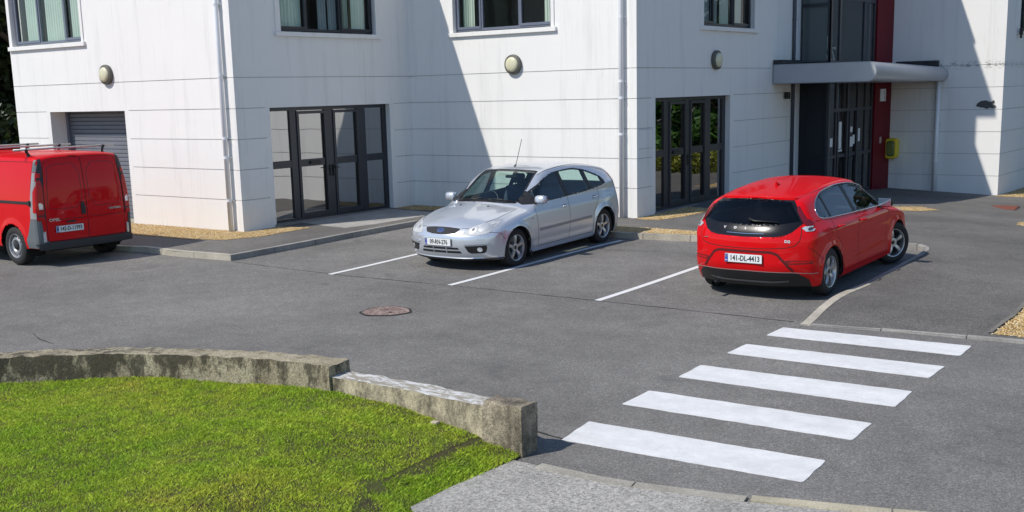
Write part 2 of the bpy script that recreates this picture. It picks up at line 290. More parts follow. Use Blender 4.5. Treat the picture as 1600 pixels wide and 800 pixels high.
# ---------------------------------------------------------------- ground patches
def off_pave(x,y):
    x=np.asarray(x,float); y=np.asarray(y,float)
    d=np.clip((y-12.3)/1.3,0,1); s=d*d*(3-2*d)
    return np.where(x>-5.4,.008+.085*s,.1)
def clip_poly_grid(poly,step=.5):
    bm=bmesh.new(); vs=[bm.verts.new((x,y,0)) for x,y in poly]; bm.faces.new(vs)
    bmesh.ops.triangulate(bm,faces=bm.faces[:])
    xs=[p[0] for p in poly]; ys=[p[1] for p in poly]
    for a,lo,hi in ((0,min(xs),max(xs)),(1,min(ys),max(ys))):
        k=math.ceil(lo/step)
        while k*step<hi:
            co=[0,0,0]; co[a]=k*step; no=[0,0,0]; no[a]=1
            bmesh.ops.bisect_plane(bm,geom=bm.verts[:]+bm.edges[:]+bm.faces[:],plane_co=co,plane_no=no,dist=1e-5); k+=1
    return bm
def patch_ground(name,poly,off,mat,step=.5,parent=None,skirt=0):
    bm=clip_poly_grid(poly,step); bm.normal_update()
    co=np.array([v.co[:] for v in bm.verts]); o=off(co[:,0],co[:,1]) if callable(off) else off
    z=T(co[:,0],co[:,1])+o
    for v,zz in zip(bm.verts,z): v.co.z=float(zz)
    for f in bm.faces:
        if f.normal.z<0: f.normal_flip()
    if skirt:
        r=bmesh.ops.extrude_edge_only(bm,edges=[e for e in bm.edges if e.is_boundary])
        for g in r['geom']:
            if isinstance(g,bmesh.types.BMVert): g.co.z-=skirt
    me=bpy.data.meshes.new(name); bm.to_mesh(me); bm.free(); me.materials.append(mat)
    ob=bpy.data.objects.new(name,me); COL.objects.link(ob); ob.parent=parent; return ob
# ================================================================ GROUND
def road():
    xs=np.unique(np.concatenate([np.arange(-60,-24,3),np.arange(-24,6,.5),np.arange(6,51,4)])); ys=np.unique(np.concatenate([np.arange(-30,0,3),np.arange(0,36,.5),np.arange(36,71,4)]))
    X,Y=np.meshgrid(xs,ys); Z=T(X,Y); v=np.stack([X,Y,Z],-1).reshape(-1,3); n=len(xs)
    f=[(j*n+i,j*n+i+1,(j+1)*n+i+1,(j+1)*n+i) for j in range(len(ys)-1) for i in range(n-1)]
    # far apron out to the horizon
    b=len(v); e=[(-300,-300),(300,-300),(300,300),(-300,300)]; c=[(-60,-30),(xs[-1],-30),(xs[-1],ys[-1]),(-60,ys[-1])]
    v=list(map(tuple,v))+[(x,y,-.55) for x,y in e]+[(x,y,Tz(x,y)) for x,y in c]
    for i in range(4): j=(i+1)%4; f.append((b+i,b+j,b+4+j,b+4+i))
    tag(mesh('road',v,f,M_road,smooth=True),kind='structure')
road()
KL=[(-40,12.3),(-18.3,12.35),(-17.9,12.5),(-16.84,12.43),(-15.43,12.55),(-15.38,14.31),(-15.40,17.45),(-10.33,17.50),(-9.12,17.72),(-7.0,18.15),(-5.9,18.72),(-5.62,18.78),(-5.45,18.6),(-5.32,18.2),(-5.21,17.4),(-5.13,16.0),(-5.12,14.8),(-5.17,13.9),(-5.10,13.0),(-5.04,12.42)]
DK=[(-5.04,12.42),(-3.98,12.6),(-2.99,12.68),(-1.5,12.75),(6,12.9)]
tag(patch_ground('pavement',KL+DK[1:]+[(20,13.2),(20,45),(-40,45)],off_pave,M_pave),kind='structure')
def kerb(name,pl,width,offf,mat,L=.915,gap=.006,down=.2,over=.004):
    # individual kerb stones along a polyline (left side of travel = pavement)
    P=[Vector((x,y,0)) for x,y in pl]; mb=MB()
    def pt(s):
        for a,b in zip(P,P[1:]):
            d=(b-a).length
            if s<=d: return a+(b-a)*(s/d)
            s-=d
        return P[-1]
    tot=sum((b-a).length for a,b in zip(P,P[1:])); 
    # break at corners: build per segment group
    runs=[]; cur=[P[0]]
    for i in range(1,len(P)):
        cur.append(P[i])
        if i<len(P)-1:
            a=(P[i]-P[i-1]).normalized(); b=(P[i+1]-P[i]).normalized()
            if a.angle(b)>R(40): runs.append(cur); cur=[P[i]]
    runs.append(cur)
    for rn in runs:
        tot=sum((b-a).length for a,b in zip(rn,rn[1:])); n=max(1,round(tot/L)); 
        def pt(s):
            for a,b in zip(rn,rn[1:]):
                d=(b-a).length
                if s<=d+1e-6: return a+(b-a)*(s/d), (b-a).normalized()
                s-=d
            return rn[-1],(rn[-1]-rn[-2]).normalized()
        for k in range(n):
            s0=tot*k/n+gap; s1=tot*(k+1)/n-gap; v=[]; K=3
            jz=random.uniform(-.002,.002)
            for q in range(K+1):
                p,t=pt(s0+(s1-s0)*q/K); nn=Vector((-t.y,t.x,0))
                zt=Tz(p.x,p.y)+float(offf(p.x,p.y))+over+jz; zb=Tz(p.x,p.y)-down
                for off,z in ((-.0,zb),(-.0,zt-.012),(.012,zt),(width-.008,zt),(width,zb)):
                    c=p+nn*off; v.append((c.x,c.y,z))
            f=[]
            for q in range(K):
                for e in range(4): a=q*5+e; f.append((a,a+1,a+6,a+5))
            f.append((0,1,2,3,4)); f.append(tuple(K*5+i for i in (4,3,2,1,0)))
            mb.add(v,f)
    return tag(mb.build(name,mat),kind='structure')
kerb('kerb',KL[:5],.13,off_pave,M_kerb); kerb('kerb',KL[4:7],.10,off_pave,M_dkerb); kerb('kerb',KL[6:11],.13,off_pave,M_kerb); kerb('kerb',KL[10:17],.075,off_pave,M_dkerb); kerb('kerb',KL[16:],.13,off_pave,M_kerb)
kerb('dropped_kerb',DK,.13,off_pave,M_dkerb,over=.006)
# tarmac seam lines
def ribbon_ground(name,pl,wd,off,mat,step=.25,jit=0):
    v=[];f=[]; pts=[]
    for a,b in zip(pl,pl[1:]):
        n=max(1,int(math.dist(a,b)/step))
        for k in range(n): pts.append((a[0]+(b[0]-a[0])*k/n,a[1]+(b[1]-a[1])*k/n))
    pts.append(pl[-1])
    for i,p in enumerate(pts):
        a=pts[max(0,i-1)]; b=pts[min(len(pts)-1,i+1)]; d=Vector((b[0]-a[0],b[1]-a[1])).normalized(); n=Vector((-d.y,d.x)); j=random.uniform(-jit,jit); w2=wd*(1+random.uniform(-1,1)*(1 if jit else 0)*.5)/2
        for s in (-1,1):
            x=p[0]+n.x*(s*w2+j); y=p[1]+n.y*(s*w2+j); o=off(x,y) if callable(off) else off; v.append((x,y,Tz(x,y)+float(o)))
    for i in range(len(pts)-1): f.append((2*i,2*i+2,2*i+3,2*i+1))
    return mesh(name,v,f,mat)
M_seam=simple('tar_seam',(.022,.022,.022),.9)
tag(ribbon_ground('tarmac_seam',[(-15.36,12.5),(-12.83,12.40),(-10.49,12.52),(-7.94,12.55),(-5.17,12.54)],.015,.004,M_seam,jit=.012,step=.15),kind='structure')
tag(ribbon_ground('tarmac_seam',[(-12.9,7.35),(-12.54,7.21),(-12.1,7.14)],.012,.004,M_seam,jit=.012,step=.15),kind='structure')
tag(ribbon_ground('tarmac_seam',[(-5.3,7.34),(-4.96,7.28)],.018,.004,M_seam,jit=.008,step=.1),kind='structure')
# painted markings
Z5=[[(-5.15,12.19),(-3.07,12.32),(-3.05,11.81),(-5.15,11.72)],[(-5.15,11.2),(-3.05,11.27),(-3.05,10.74),(-5.15,10.71)],[(-5.14,10.09),(-3.03,10.17),(-3.0,9.59),(-5.11,9.55)],[(-5.1,8.95),(-3.0,9.0),(-2.98,8.48),(-5.08,8.42)],[(-5.04,7.81),(-2.97,7.89),(-2.93,7.35),(-4.95,7.25)]]
ZL=['farthest white crossing stripe, right below the path kerb','second farthest white crossing stripe, one below the kerb-side stripe','middle stripe of the five white crossing stripes','second nearest white crossing stripe, one above the nearest','nearest and widest white crossing stripe, beside the end of the lawn wall']
for q,lb in zip(Z5,ZL):
    P=[]
    for i in range(4):
        a=Vector(q[i]); b=Vector(q[(i+1)%4]); pr=Vector(q[i-1])
        r=.014; P.append(a+(pr-a).normalized()*r); P.append(a+(b-a).normalized()*r)
        n=int((b-a).length/.12)
        nn=Vector((-(b-a).y,(b-a).x)).normalized()
        for k in range(1,n): P.append(a+(b-a)*k/n+nn*random.uniform(-.006,.006))
    tag(patch_ground('zebra_stripe',[tuple(p) for p in P][::-1],.005,M_zebra,skirt=.004),lb,'crossing stripe','stripes of the zebra crossing')
BL=[([(-12.83,12.37),(-12.84,17.35)],'white bay line on the left of the silver car'),([(-10.49,12.52),(-10.36,17.2)],'white bay line running along the right of the silver car'),([(-7.94,12.55),(-7.85,17.6)],'white bay line leading under the left side of the red hatchback')]
for p,lb in BL: tag(ribbon_ground('bay_line',p,.10,.005,M_paint),lb,'bay line','painted parking bay lines')
# covers
def manhole():
    r=empty('manhole_cover',(-10.0,10.62,Tz(-10,10.62)+.002)); tag(r,'round pinkish brown manhole cover set in the car park tarmac','manhole cover')
    m,nt,b=newmat('pinkish_mortar'); t=NT(m); c=t.ramp(t.vor(22,out='Color'),[(0,(.13,.085,.07)),(1,(.40,.30,.26))]); c=t.mix(1,c,t.ramp(t.vor(22,'DISTANCE_TO_EDGE'),[(0,.35),(.09,1.0)]),'MULTIPLY'); t.l(c,b.inputs['Base Color']); b.inputs['Roughness'].default_value=.9; t.l(t.bump(t.vor(22,'DISTANCE_TO_EDGE'),.01),b.inputs['Normal'])
    N=48; rad=[.31*(1+.05*math.sin(3*a+1)+.03*math.sin(7*a)) for a in [2*math.pi*k/N for k in range(N)]]
    v=[(0,0,.010)]+[(rad[k]*math.cos(2*math.pi*k/N),rad[k]*math.sin(2*math.pi*k/N),.007) for k in range(N)]; f=[(0,1+k,1+(k+1)%N) for k in range(N)]
    mesh('surround',v,f,m,r,True)
    v=[];f=[]
    for k in range(N):
        for q in (1.0,1.1): v.append((rad[k]*q*math.cos(2*math.pi*k/N),rad[k]*q*math.sin(2*math.pi*k/N),.004))
    for k in range(N): j=(k+1)%N; f.append((2*k,2*k+1,2*j+1,2*j))
    mesh('joint',v,f,M_seam,r)
    mb=MB(); mb.box(-.10,-.02,.05,.08,.0,.014,bev=.004); mb.box(.12,.16,-.09,-.05,0,.013,bev=.004); mb.build('lifting_eye',simple('cast_iron',(.06,.045,.04),.6,metal=.5),r)
manhole()
rc=empty('drain_cover',(-6.5,28.35,Tz(-6.5,28.35)+float(off_pave(-6.5,28.35))+.003),R(8)); tag(rc,'flat rusty red rectangular cover in the tarmac near the building corner','drain cover')
wbox('lid',simple('rusty_red_iron',(.20,.06,.035),.8,var=.35,scale=9),rc,-.27,.27,-.45,.45,-.02,.006,bev=.003); 
mb=MB(); [mb.box(x0,x1,y0,y1,-.02,.004) for x0,x1,y0,y1 in ((-.31,-.275,-.49,.49),(.275,.31,-.49,.49),(-.31,.31,-.49,-.455),(-.31,.31,.455,.49))]; mb.build('rim',simple('rusty_frame',(.12,.05,.035),.9),rc)
# small doorstep slabs
M_slab=concrete('doorstep_concrete',(.34,.33,.31)); M_slabd=concrete('dark_doorstep',(.12,.12,.12))
tag(patch_ground('doorstep',[(-17.56,16.2),(-16.6,16.0),(-16.02,15.95),(-15.85,16.6),(-15.85,18.1),(-16.1,18.75),(-17.56,18.95)],.104,M_slab),kind='structure')
tag(patch_ground('doorstep',[(-11.53,21.9),(-10.8,22.1),(-10.6,23.2),(-10.75,24.2),(-11.53,24.3)],.104,M_slabd),kind='structure')
# gravel
GP={'gA':[(-27,14.68),(-17.5,14.68),(-17.45,15.5),(-16.74,15.69),(-16.71,14.35),(-17.03,13.75),(-17.84,13.52),(-19.61,13.5),(-27,13.45)],
'gD':[(-11.6,19.78),(-11.3,19.6),(-10.98,19.71),(-10.84,20.44),(-10.81,21.3),(-10.9,21.9),(-11.53,21.9),(-11.53,19.84)],
'gC':[(-12.4,17.66),(-10.33,17.64),(-9.12,17.86),(-7.6,18.15),(-7.7,18.5),(-9.42,18.33),(-10.42,18.34),(-12.3,18.4)],
'gB':[(-17.56,19.1),(-16.9,18.98),(-15.6,19.2),(-15.4,19.8),(-17.56,19.8)],
'gY':[(-8.33,25.4),(-7.85,26.45),(-7.35,26.1),(-7.55,25.2),(-8.0,24.7)],
'gR':[(-2.98,12.84),(-2.93,13.65),(-3.02,14.98),(-2.95,16.5),(-2.2,18.5),(3,19),(4,13.05)],
'gE':[(-5.22,23.95),(-5.35,24.6),(-5.2,25.4),(-3.5,25.6),(-2.5,23),(-4.3,22.9)],
'gF':[(-7.62,32.2),(-7.62,42),(-6.9,42),(-6.6,32.4)]}
for k,p in GP.items():
    dens={'gR':2600,'gC':2600,'gA':1500,'gD':1800}.get(k,700)
    a=patch_ground('gravel',p,lambda x,y:off_pave(x,y)+.005,M_gravel); tag(a,kind='stuff')
    pa=np.array(p); lo=pa.min(0); hi=pa.max(0)
    if k=='gA': lo[0]=-21.5
    if k=='gR': hi=np.array([-1.5,16.5])
    n=int((hi-lo).prod()*dens); pts=lo+RNG.random((n,2))*(hi-lo)
    ins=np.zeros(n,bool); j=len(p)-1
    for i in range(len(p)):
        xi,yi=p[i]; xj,yj=p[j]; c=((yi>pts[:,1])!=(yj>pts[:,1]))&(pts[:,0]<(xj-xi)*(pts[:,1]-yi)/(yj-yi+1e-12)+xi); ins^=c; j=i
    # a few stones stray over the edge
    pts=pts[ins]; pts=pts+RNG.normal(0,.02,pts.shape); n=len(pts)
    z=T(pts[:,0],pts[:,1])+off_pave(pts[:,0],pts[:,1])+.008
    base=np.array([(1,0,0),(0,1,0),(-1,0,0),(0,-1,0),(0,0,.6),(0,0,-.6)],float); r=RNG.uniform(.006,.015,(n,1,1)); an=RNG.random(n)*6.28
    B=base[None]*(1+RNG.normal(0,.18,(n,6,3)))*r; ca,sa=np.cos(an)[:,None],np.sin(an)[:,None]
    V=np.stack([B[...,0]*ca-B[...,1]*sa+pts[:,:1],B[...,0]*sa+B[...,1]*ca+pts[:,1:2],B[...,2]+z[:,None]],-1).reshape(-1,3)
    F=np.array([(0,1,4),(1,2,4),(2,3,4),(3,0,4)]); F=(F[None]+np.arange(n)[:,None,None]*6).reshape(-1,3)
    me=bpy.data.meshes.new('pebbles'); me.from_pydata(V.tolist(),[],F.tolist()); me.materials.append(M_pebble)
    at=me.attributes.new('rnd','FLOAT','FACE'); at.data.foreach_set('value',np.repeat(RNG.random(n),4)); o=bpy.data.objects.new('pebbles',me); COL.objects.link(o); o.parent=a; tag(o,kind='stuff')
# edging strip beside right gravel bed
tag(ribbon_ground('edging_strip',[(-3.02,12.86),(-2.97,13.65),(-3.06,14.98),(-2.99,16.5),(-2.24,18.5)],.05,lambda x,y:float(off_pave(x,y))+.016,concrete('edging',(.16,.15,.13))),kind='structure')
# ---------------------------------------------------------------- path (bottom right)
PB=[(-4.95,6.60),(-4.77,6.70),(-4.08,6.66),(-3.56,6.73),(-3.07,6.84),(-1.9,7.24),(0,8.2),(4,11),(5,11.5)]
tag(patch_ground('path',[(-4.95,6.60),(-4.77,6.60),(-4.08,6.56),(-3.56,6.63),(-3.07,6.74),(-1.9,7.13),(0,8.1),(4,10.9),(8,12),(8,-3),(-3.2,-3),(-3.9,1.5),(-4.35,3.6),(-4.6,4.7),(-4.75,5.25),(-4.96,5.42),(-4.98,5.9)],.018,M_path),kind='structure')
kerb('path_kerb',[(-4.72,6.66),(-4.08,6.65),(-3.12,6.85)][::-1],.13,lambda x,y:.018,concrete('path_kerb_concrete',(.34,.32,.27)),over=.004)
kerb('path_kerb',[(-3.10,6.86),(-1.9,7.22),(0,8.2),(4,11)][::-1],.12,lambda x,y:.018,concrete('path_kerb_pale',(.42,.38,.28)),over=.012)
# ---------------------------------------------------------------- lawn wall
from mathutils import noise as MN
def wall_piece(name,inner,th,ztop,mat,parent,topmat=None,amp=.012,zb=-.25,step=.05,endslope=0,chip=.0):
    # inner: polyline (grass side), thickness th outward (to road)
    pts=[]
    for a,b in zip(inner,inner[1:]):
        n=max(1,int(math.dist(a,b)/step))
        for k in range(n): pts.append((a[0]+(b[0]-a[0])*k/n,a[1]+(b[1]-a[1])*k/n))
    pts.append(inner[-1]); N=len(pts); v=[];f=[];m=[]
    prof=[]; nz=8; nt=5
    H=lambda x,y:ztop(x,y) if callable(ztop) else ztop
    for i,(x,y) in enumerate(pts):
        a=pts[max(0,i-1)]; b=pts[min(N-1,i+1)]; d=Vector((b[0]-a[0],b[1]-a[1])).normalized(); nr=Vector((-d.y,d.x))
        zt=H(x,y); ring=[(0,zb+(zt-zb)*k/nz) for k in range(nz)]+[(th*k/nt,zt) for k in range(nt)]+[(th,zt+(zb-zt)*k/nz) for k in range(nz+1)]
        for (o,z) in ring:
            p=Vector((x+nr.x*o,y+nr.y*o,z)); nv=MN.noise_vector(p*7)*amp+MN.noise_vector(p*24)*amp*.5
            edge=(abs(z-zt)<.03) and (o<.02 or o>th-.02)
            if edge: 
                c=max(0,MN.noise(p*9)+.1)*chip; nv+=Vector((nr.x*(c if o<.02 else -c),nr.y*(c if o<.02 else -c),-c*.8))
            es=0
            v.append(p+nv)
    Rn=nz+nt+nz+1
    for i in range(N-1):
        for k in range(Rn-1):
            f.append((i*Rn+k,(i+1)*Rn+k,(i+1)*Rn+k+1,i*Rn+k+1)); m.append(1 if (topmat and nz<=k<nz+nt) else 0)
    f.append(tuple(range(Rn))); f.append(tuple((N-1)*Rn+k for k in range(Rn-1,-1,-1))); m+=[0,0]
    return mesh(name,v,f,mat,parent,25,[mat,topmat or mat],m)
lw=empty('lawn_wall',(-7,6.8,0)); tag(lw,'low mossy concrete wall curving round the lawn, its end stretch painted white on top','wall')
lwc=[(-4.5,-9),(-9.0,-6.5),(-11.2,-3),(-11.9,0),(-11.75,1.5),(-11.3,3.0),(-10.75,4.2),(-9.96,5.32),(-9.71,5.56),(-9.42,5.80),(-9.02,6.07),(-8.59,6.29),(-8.14,6.46),(-7.68,6.59),(-7.30,6.67),(-7.02,6.70)]
def off_(pl): # keep empties at base: parts in world coords
    return pl
def P0(o): 
    o.matrix_parent_inverse=lw.matrix_world.inverted(); return o
bpy.context.view_layer.update()
P0(wall_piece('coping_wall',lwc,.28,lambda x,y:.475+.008*MN.noise(Vector((x*2,y*2,0))),M_lawnwall,lw,chip=.03))
P0(wall_piece('low_wall',[(-7.04,6.72),(-6.2,6.77),(-5.32,6.72)],.235,lambda x,y:.375+.01*MN.noise(Vector((x*3,y*3,0)))-.012*(x>-6.6),concrete('pale_wall_concrete',(.46,.40,.28),moss=.9,speck=.6),lw,topmat=M_whitetop,chip=.006,amp=.005))
P0(wall_piece('end_block',[(-5.33,6.705),(-4.955,6.715)],.225,lambda x,y:.405,concrete('end_block_concrete',(.34,.29,.21),moss=1.1,speck=.8,bump=.012),lw,amp=.008,chip=.04))  # moss kept heavy, partly to darken the shaded end face
mb=MB()
for k,(x,y,s) in enumerate([(-5.80,6.68,.035)]): mb.box(x-s,x+s,y-s*.8,y+s*.8,.10,.10+s*1.3+.03,Matrix.Rotation(.0,4,'Z'),bev=s*.3)
P0(mb.build('broken_stones',concrete('broken_concrete',(.42,.37,.28)),lw))
# ---------------------------------------------------------------- lawn
def lawnz(x,y):
    x=np.asarray(x,float); y=np.asarray(y,float)
    # distance to path edge / wall end
    ex=np.interp(y,[-3,1.5,3.6,4.7,5.25,5.42,5.9,6.6,7],[-3.2,-3.9,-4.35,-4.6,-4.75,-4.96,-4.98,-4.95,-4.95])
    d=np.clip(ex-x,0,3); h=.02+.21*np.clip(d/1.35,0,1)**.9
    step=np.where((d<.42),-.025,0.0)
    bump=.012*np.sin(x*3.1+y*1.7)+.010*np.sin(y*4.3-x*2.2)
    return T(x,y)+h+step+bump
LP=[(x+.02,y-.0) for x,y in lwc]+[(-7.0,6.74),(-6.2,6.79),(-5.32,6.74),(-4.97,6.72),(-4.955,6.60),(-4.98,5.9),(-4.96,5.42),(-4.75,5.25),(-4.6,4.7),(-4.35,3.6),(-3.9,1.5),(-3.2,-3),(-3,-9)]
bm=clip_poly_grid(LP,.2)
for v_ in bm.verts: v_.co.z=float(lawnz(v_.co.x,v_.co.y))
bm.normal_update()
for f_ in bm.faces:
    if f_.normal.z<0: f_.normal_flip()
me=bpy.data.meshes.new('lawn'); bm.to_mesh(me); bm.free(); me.materials.append(M_soil); lawn=bpy.data.objects.new('lawn',me); COL.objects.link(lawn); tag(lawn,kind='structure')
def grass():
    def gen(n,x0,x1,y0,y1,h,wd):
        pts=np.stack([RNG.uniform(x0,x1,n),RNG.uniform(y0,y1,n)],-1); ins=np.zeros(n,bool); j=len(LP)-1
        for i in range(len(LP)):
            xi,yi=LP[i]; xj,yj=LP[j]; c=((yi>pts[:,1])!=(yj>pts[:,1]))&(pts[:,0]<(xj-xi)*(pts[:,1]-yi)/(yj-yi+1e-12)+xi); ins^=c; j=i
        x,y=pts[ins].T
        # bare soil along the worn step near the path and the wall foot
        ex=np.interp(y,[-3,1.5,3.6,4.7,5.25,5.42,5.9,6.6,7],[-3.2,-3.9,-4.35,-4.6,-4.75,-4.96,-4.98,-4.95,-4.95]); d=ex-x
        bare=(np.abs(d-.40-.08*np.sin(y*5))<.03+.035*np.sin(y*11+2*np.sin(y*3)))&(y>5.0)
        keep=~(bare&(RNG.random(len(x))<.7)); keep&=~((y>6.55)&(x>-6.6)&(RNG.random(len(x))<.35)); 
        n2=np.sin(x*13+2*np.sin(y*7))*np.sin(y*11+2*np.sin(x*9))
        keep&=RNG.random(len(x))<(.80+.2*n2)
        x,y=x[keep],y[keep]; n2=n2[keep]; d=d[keep]; n=len(x); z=lawnz(x,y)-.003
        hh=h*RNG.uniform(.4,1.35,n)*(1+.25*n2)*np.where(d<.4,1.35,1); lean=RNG.uniform(.3,1.5,n)*hh; an=RNG.random(n)*6.283; tw=RNG.random(n)*6.283; ww=wd*RNG.uniform(.7,1.3,n)
        dx,dy=np.cos(an)*lean,np.sin(an)*lean; bx,by=np.cos(tw)*ww,np.sin(tw)*ww
        a=np.stack([x-bx,y-by,z],-1); b=np.stack([x+bx,y+by,z],-1); c=np.stack([x+dx*.4+bx*.8,y+dy*.4+by*.8,z+hh*.6],-1); e=np.stack([x+dx,y+dy,z+hh],-1)
        return a,b,c,e,n
    A=[gen(520000,-10.6,-3.9,3.0,6.9,.020,.0025),gen(60000,-12,-3,-3,3.0,.034,.005)]
    V=np.concatenate([np.stack(g[:4],1).reshape(-1,3) for g in A]); n=sum(g[4] for g in A); F=(np.array([(0,1,2),(0,2,3)])[None]+np.arange(n)[:,None,None]*4).reshape(-1,3)
    me=bpy.data.meshes.new('grass'); me.vertices.add(len(V)); me.vertices.foreach_set('co',V.astype(np.float32).ravel()); me.loops.add(F.size); me.loops.foreach_set('vertex_index',F.astype(np.int32).ravel())
    me.polygons.add(len(F)); me.polygons.foreach_set('loop_start',np.arange(0,F.size,3,dtype=np.int32)); me.update(calc_edges=True); me.materials.append(M_grass)
    at=me.attributes.new('rnd','FLOAT','FACE'); at.data.foreach_set('value',np.repeat(RNG.random(n),2).astype(np.float32)); o=bpy.data.objects.new('grass',me); COL.objects.link(o); tag(o,kind='stuff')
grass()
# ================================================================ BUILDING
BLD=empty('office_building',(-17.5,19.8,0)); tag(BLD,'two-storey white rendered office building with grooved walls and dark grey windows','building'); bpy.context.view_layer.update()
BI=BLD.matrix_world.inverted()
def wp(o):
    if o.parent is BLD: o.matrix_parent_inverse=BI
    return o
class WF:  # wall frame: local (u along wall, d inward, z up)
    def __init__(s,o,ux,inw): s.M=Matrix(((ux[0],inw[0],0,o[0]),(ux[1],inw[1],0,o[1]),(0,0,1,0),(0,0,0,1)))
WA=WF((0,14.695),(1,0),(0,1)); WB_=WF((-17.57,0),(0,1),(-1,0)); WC=WF((0,19.817),(1,0),(0,1)); WD=WF((-11.545,0),(0,1),(-1,0)); WE=WF((0,32.595),(1,0),(0,1)); WFf=WF((-7.655,0),(0,1),(-1,0))
def panel(name,F,u0,u1,z0,z1,opens,grooves):
    gh=.014
    us={u0,u1}; zs={z0,z1}
    for a,b,c,d,dp in opens: us|={a,b}; zs|={c,d}
    for z,a,b in grooves: us|={max(a,u0),min(b,u1)}; zs|={z-gh/2,z+gh/2}
    us=sorted(us); zs=sorted(zs); nu,nz=len(us)-1,len(zs)-1
    D=np.zeros((nu,nz)); 
    for i in range(nu):
        for j in range(nz):
            uc=(us[i]+us[i+1])/2; zc=(zs[j]+zs[j+1])/2
            for z,a,b in grooves:
                if abs(zc-z)<gh/2 and a<uc<b: D[i,j]=.016
            for a,b,c,d,dp in opens:
                if a<uc<b and c<zc<d: D[i,j]=-dp
    mb=MB()
    for i in range(nu):
        for j in range(nz):
            d=D[i,j]; A,B=us[i],us[i+1]; c,e=zs[j],zs[j+1]
            if d>=0: mb.mi=1 if d>0 else 0; mb.add([F.M@Vector(p) for p in ((A,d,c),(B,d,c),(B,d,e),(A,d,e))],[(0,1,2,3)])
            mb.mi=0
            for (ii,jj,q) in ((i+1,j,((B,c),(B,e))),(i,j+1,((A,e),(B,e)))):
                if ii<nu and jj<nz:
                    d2=D[ii,jj]
                    if d2!=d:
                        a1,a2=abs(d),abs(d2)
                        if d<0 and d2<0: continue
                        (pa,pz),(pb,pz2)=q; mb.add([F.M@Vector(p) for p in ((pa,a1,pz),(pb,a1,pz2),(pb,a2,pz2),(pa,a2,pz))],[(0,1,2,3)])
    return wp(mb.build(name,M_plaster,BLD,mats=[M_plaster,M_groove]))
GZ=[3.205,2.605,2.005,1.405,.805]
def gr(u0,u1,gaps=(),first=True):
    out=[(GZ[0],u0,u1)] if first else []
    for z in GZ[1:]:
        cur=u0
        for a,b in gaps:
            out.append((z,cur,a)); cur=b
        out.append((z,cur,u1))
    return out
zt=4.10; wt=5.75
panel('front_wall',WA,-25.48,-17.57,-.3,7.47,[(-25.36,-22.46,zt,wt,.16),(-24.07,-21.22,-.3,2.6,.52)],gr(-25.48,-17.57,[(-24.22,-21.08)]))
panel('side_wall',WB_,14.695,19.817,-.3,7.47,[(15.87,18.76,zt,wt,.16),(15.53,19.08,-.3,2.6,.16)],gr(14.695,19.817,[(15.42,19.22)]))
panel('rear_bay_wall',WC,-17.57,-11.545,-.3,9.82,[(-16.30,-13.53,zt,wt,.16)],gr(-17.57,-11.545))
panel('entrance_side_wall',WD,19.817,27.95,-.6,9.82,[(22.58,25.30,zt,wt,.16),(20.55,24.03,-.3,2.6,.16)],gr(19.817,27.5,[(20.42,24.2)],False)+[(GZ[0],19.817,26.3)])
panel('entrance_front_wall',WE,-10.72,-7.655,-.9,9.82,[],[(z,-10.7,-7.655) for z in GZ[1:]+[.205]]+[(GZ[0],-10.2,-7.655)])
panel('corner_wall',WFf,32.595,46,-.9,9.82,[(33.92,36.6,zt,wt,.16)],[(z,32.595,46) for z in GZ+[.205]])
def wb(name,mat,x0,x1,y0,y1,z0,z1,parent=None,bev=0,sm=False): return wp(wbox(name,mat,parent or BLD,x0,x1,y0,y1,z0,z1,bev,sm))
# unseen sides and roofs (close the volume, cast the right shadows)
mb=MB()
mb.box(-25.48,-25.2,14.98,45,-.3,7.45); mb.box(-25.48,-7.9,45,45.3,-.6,9.8); mb.build
wp(mb.build('back_wall',M_plaster,BLD))
M_roof=simple('roof_membrane',(.12,.12,.125),.85,var=.2)
wb('flat_roof',M_roof,-25.48,-17.57,14.69,45,7.471,7.475); wb('flat_roof',M_roof,-25.2,-11.545,19.81,45,9.70,9.83); wb('flat_roof',M_roof,-11.54,-7.65,32.59,45,9.70,9.83)
wb('inner_wall',M_plaster,-17.62,-17.59,19.83,45,7.3,9.7)
wb('unseen_storey',M_plaster,-17.0,-11.60,25.45,44,9.83,10.86); wb('unseen_overhang',simple('roof_edge',(.2,.2,.2),.6),-17.4,-11.16,25.33,44.4,10.862,11.02)  # unseen, shaped to cast the stepped shadow on the entrance front wall
# corner strips
for (x0,x1,y0,y1,z0,z1) in ((-17.69,-17.565,14.662,14.75,-.1,7.47),(-11.71,-11.54,19.787,19.87,-.1,9.82)):
    b=[x0,x1,y0,y1]; zs=[z0]+sorted(GZ)+[z1]; mb=MB()
    for a,c in zip(zs,zs[1:]): mb.box(x0,x1,y0,y1,a+.005,c-.005)
    wp(mb.build('corner_strip',M_plaster,BLD))
wb('corner_strip',M_pipe,-11.6,-11.50,27.78,27.98,-.3,9.8)
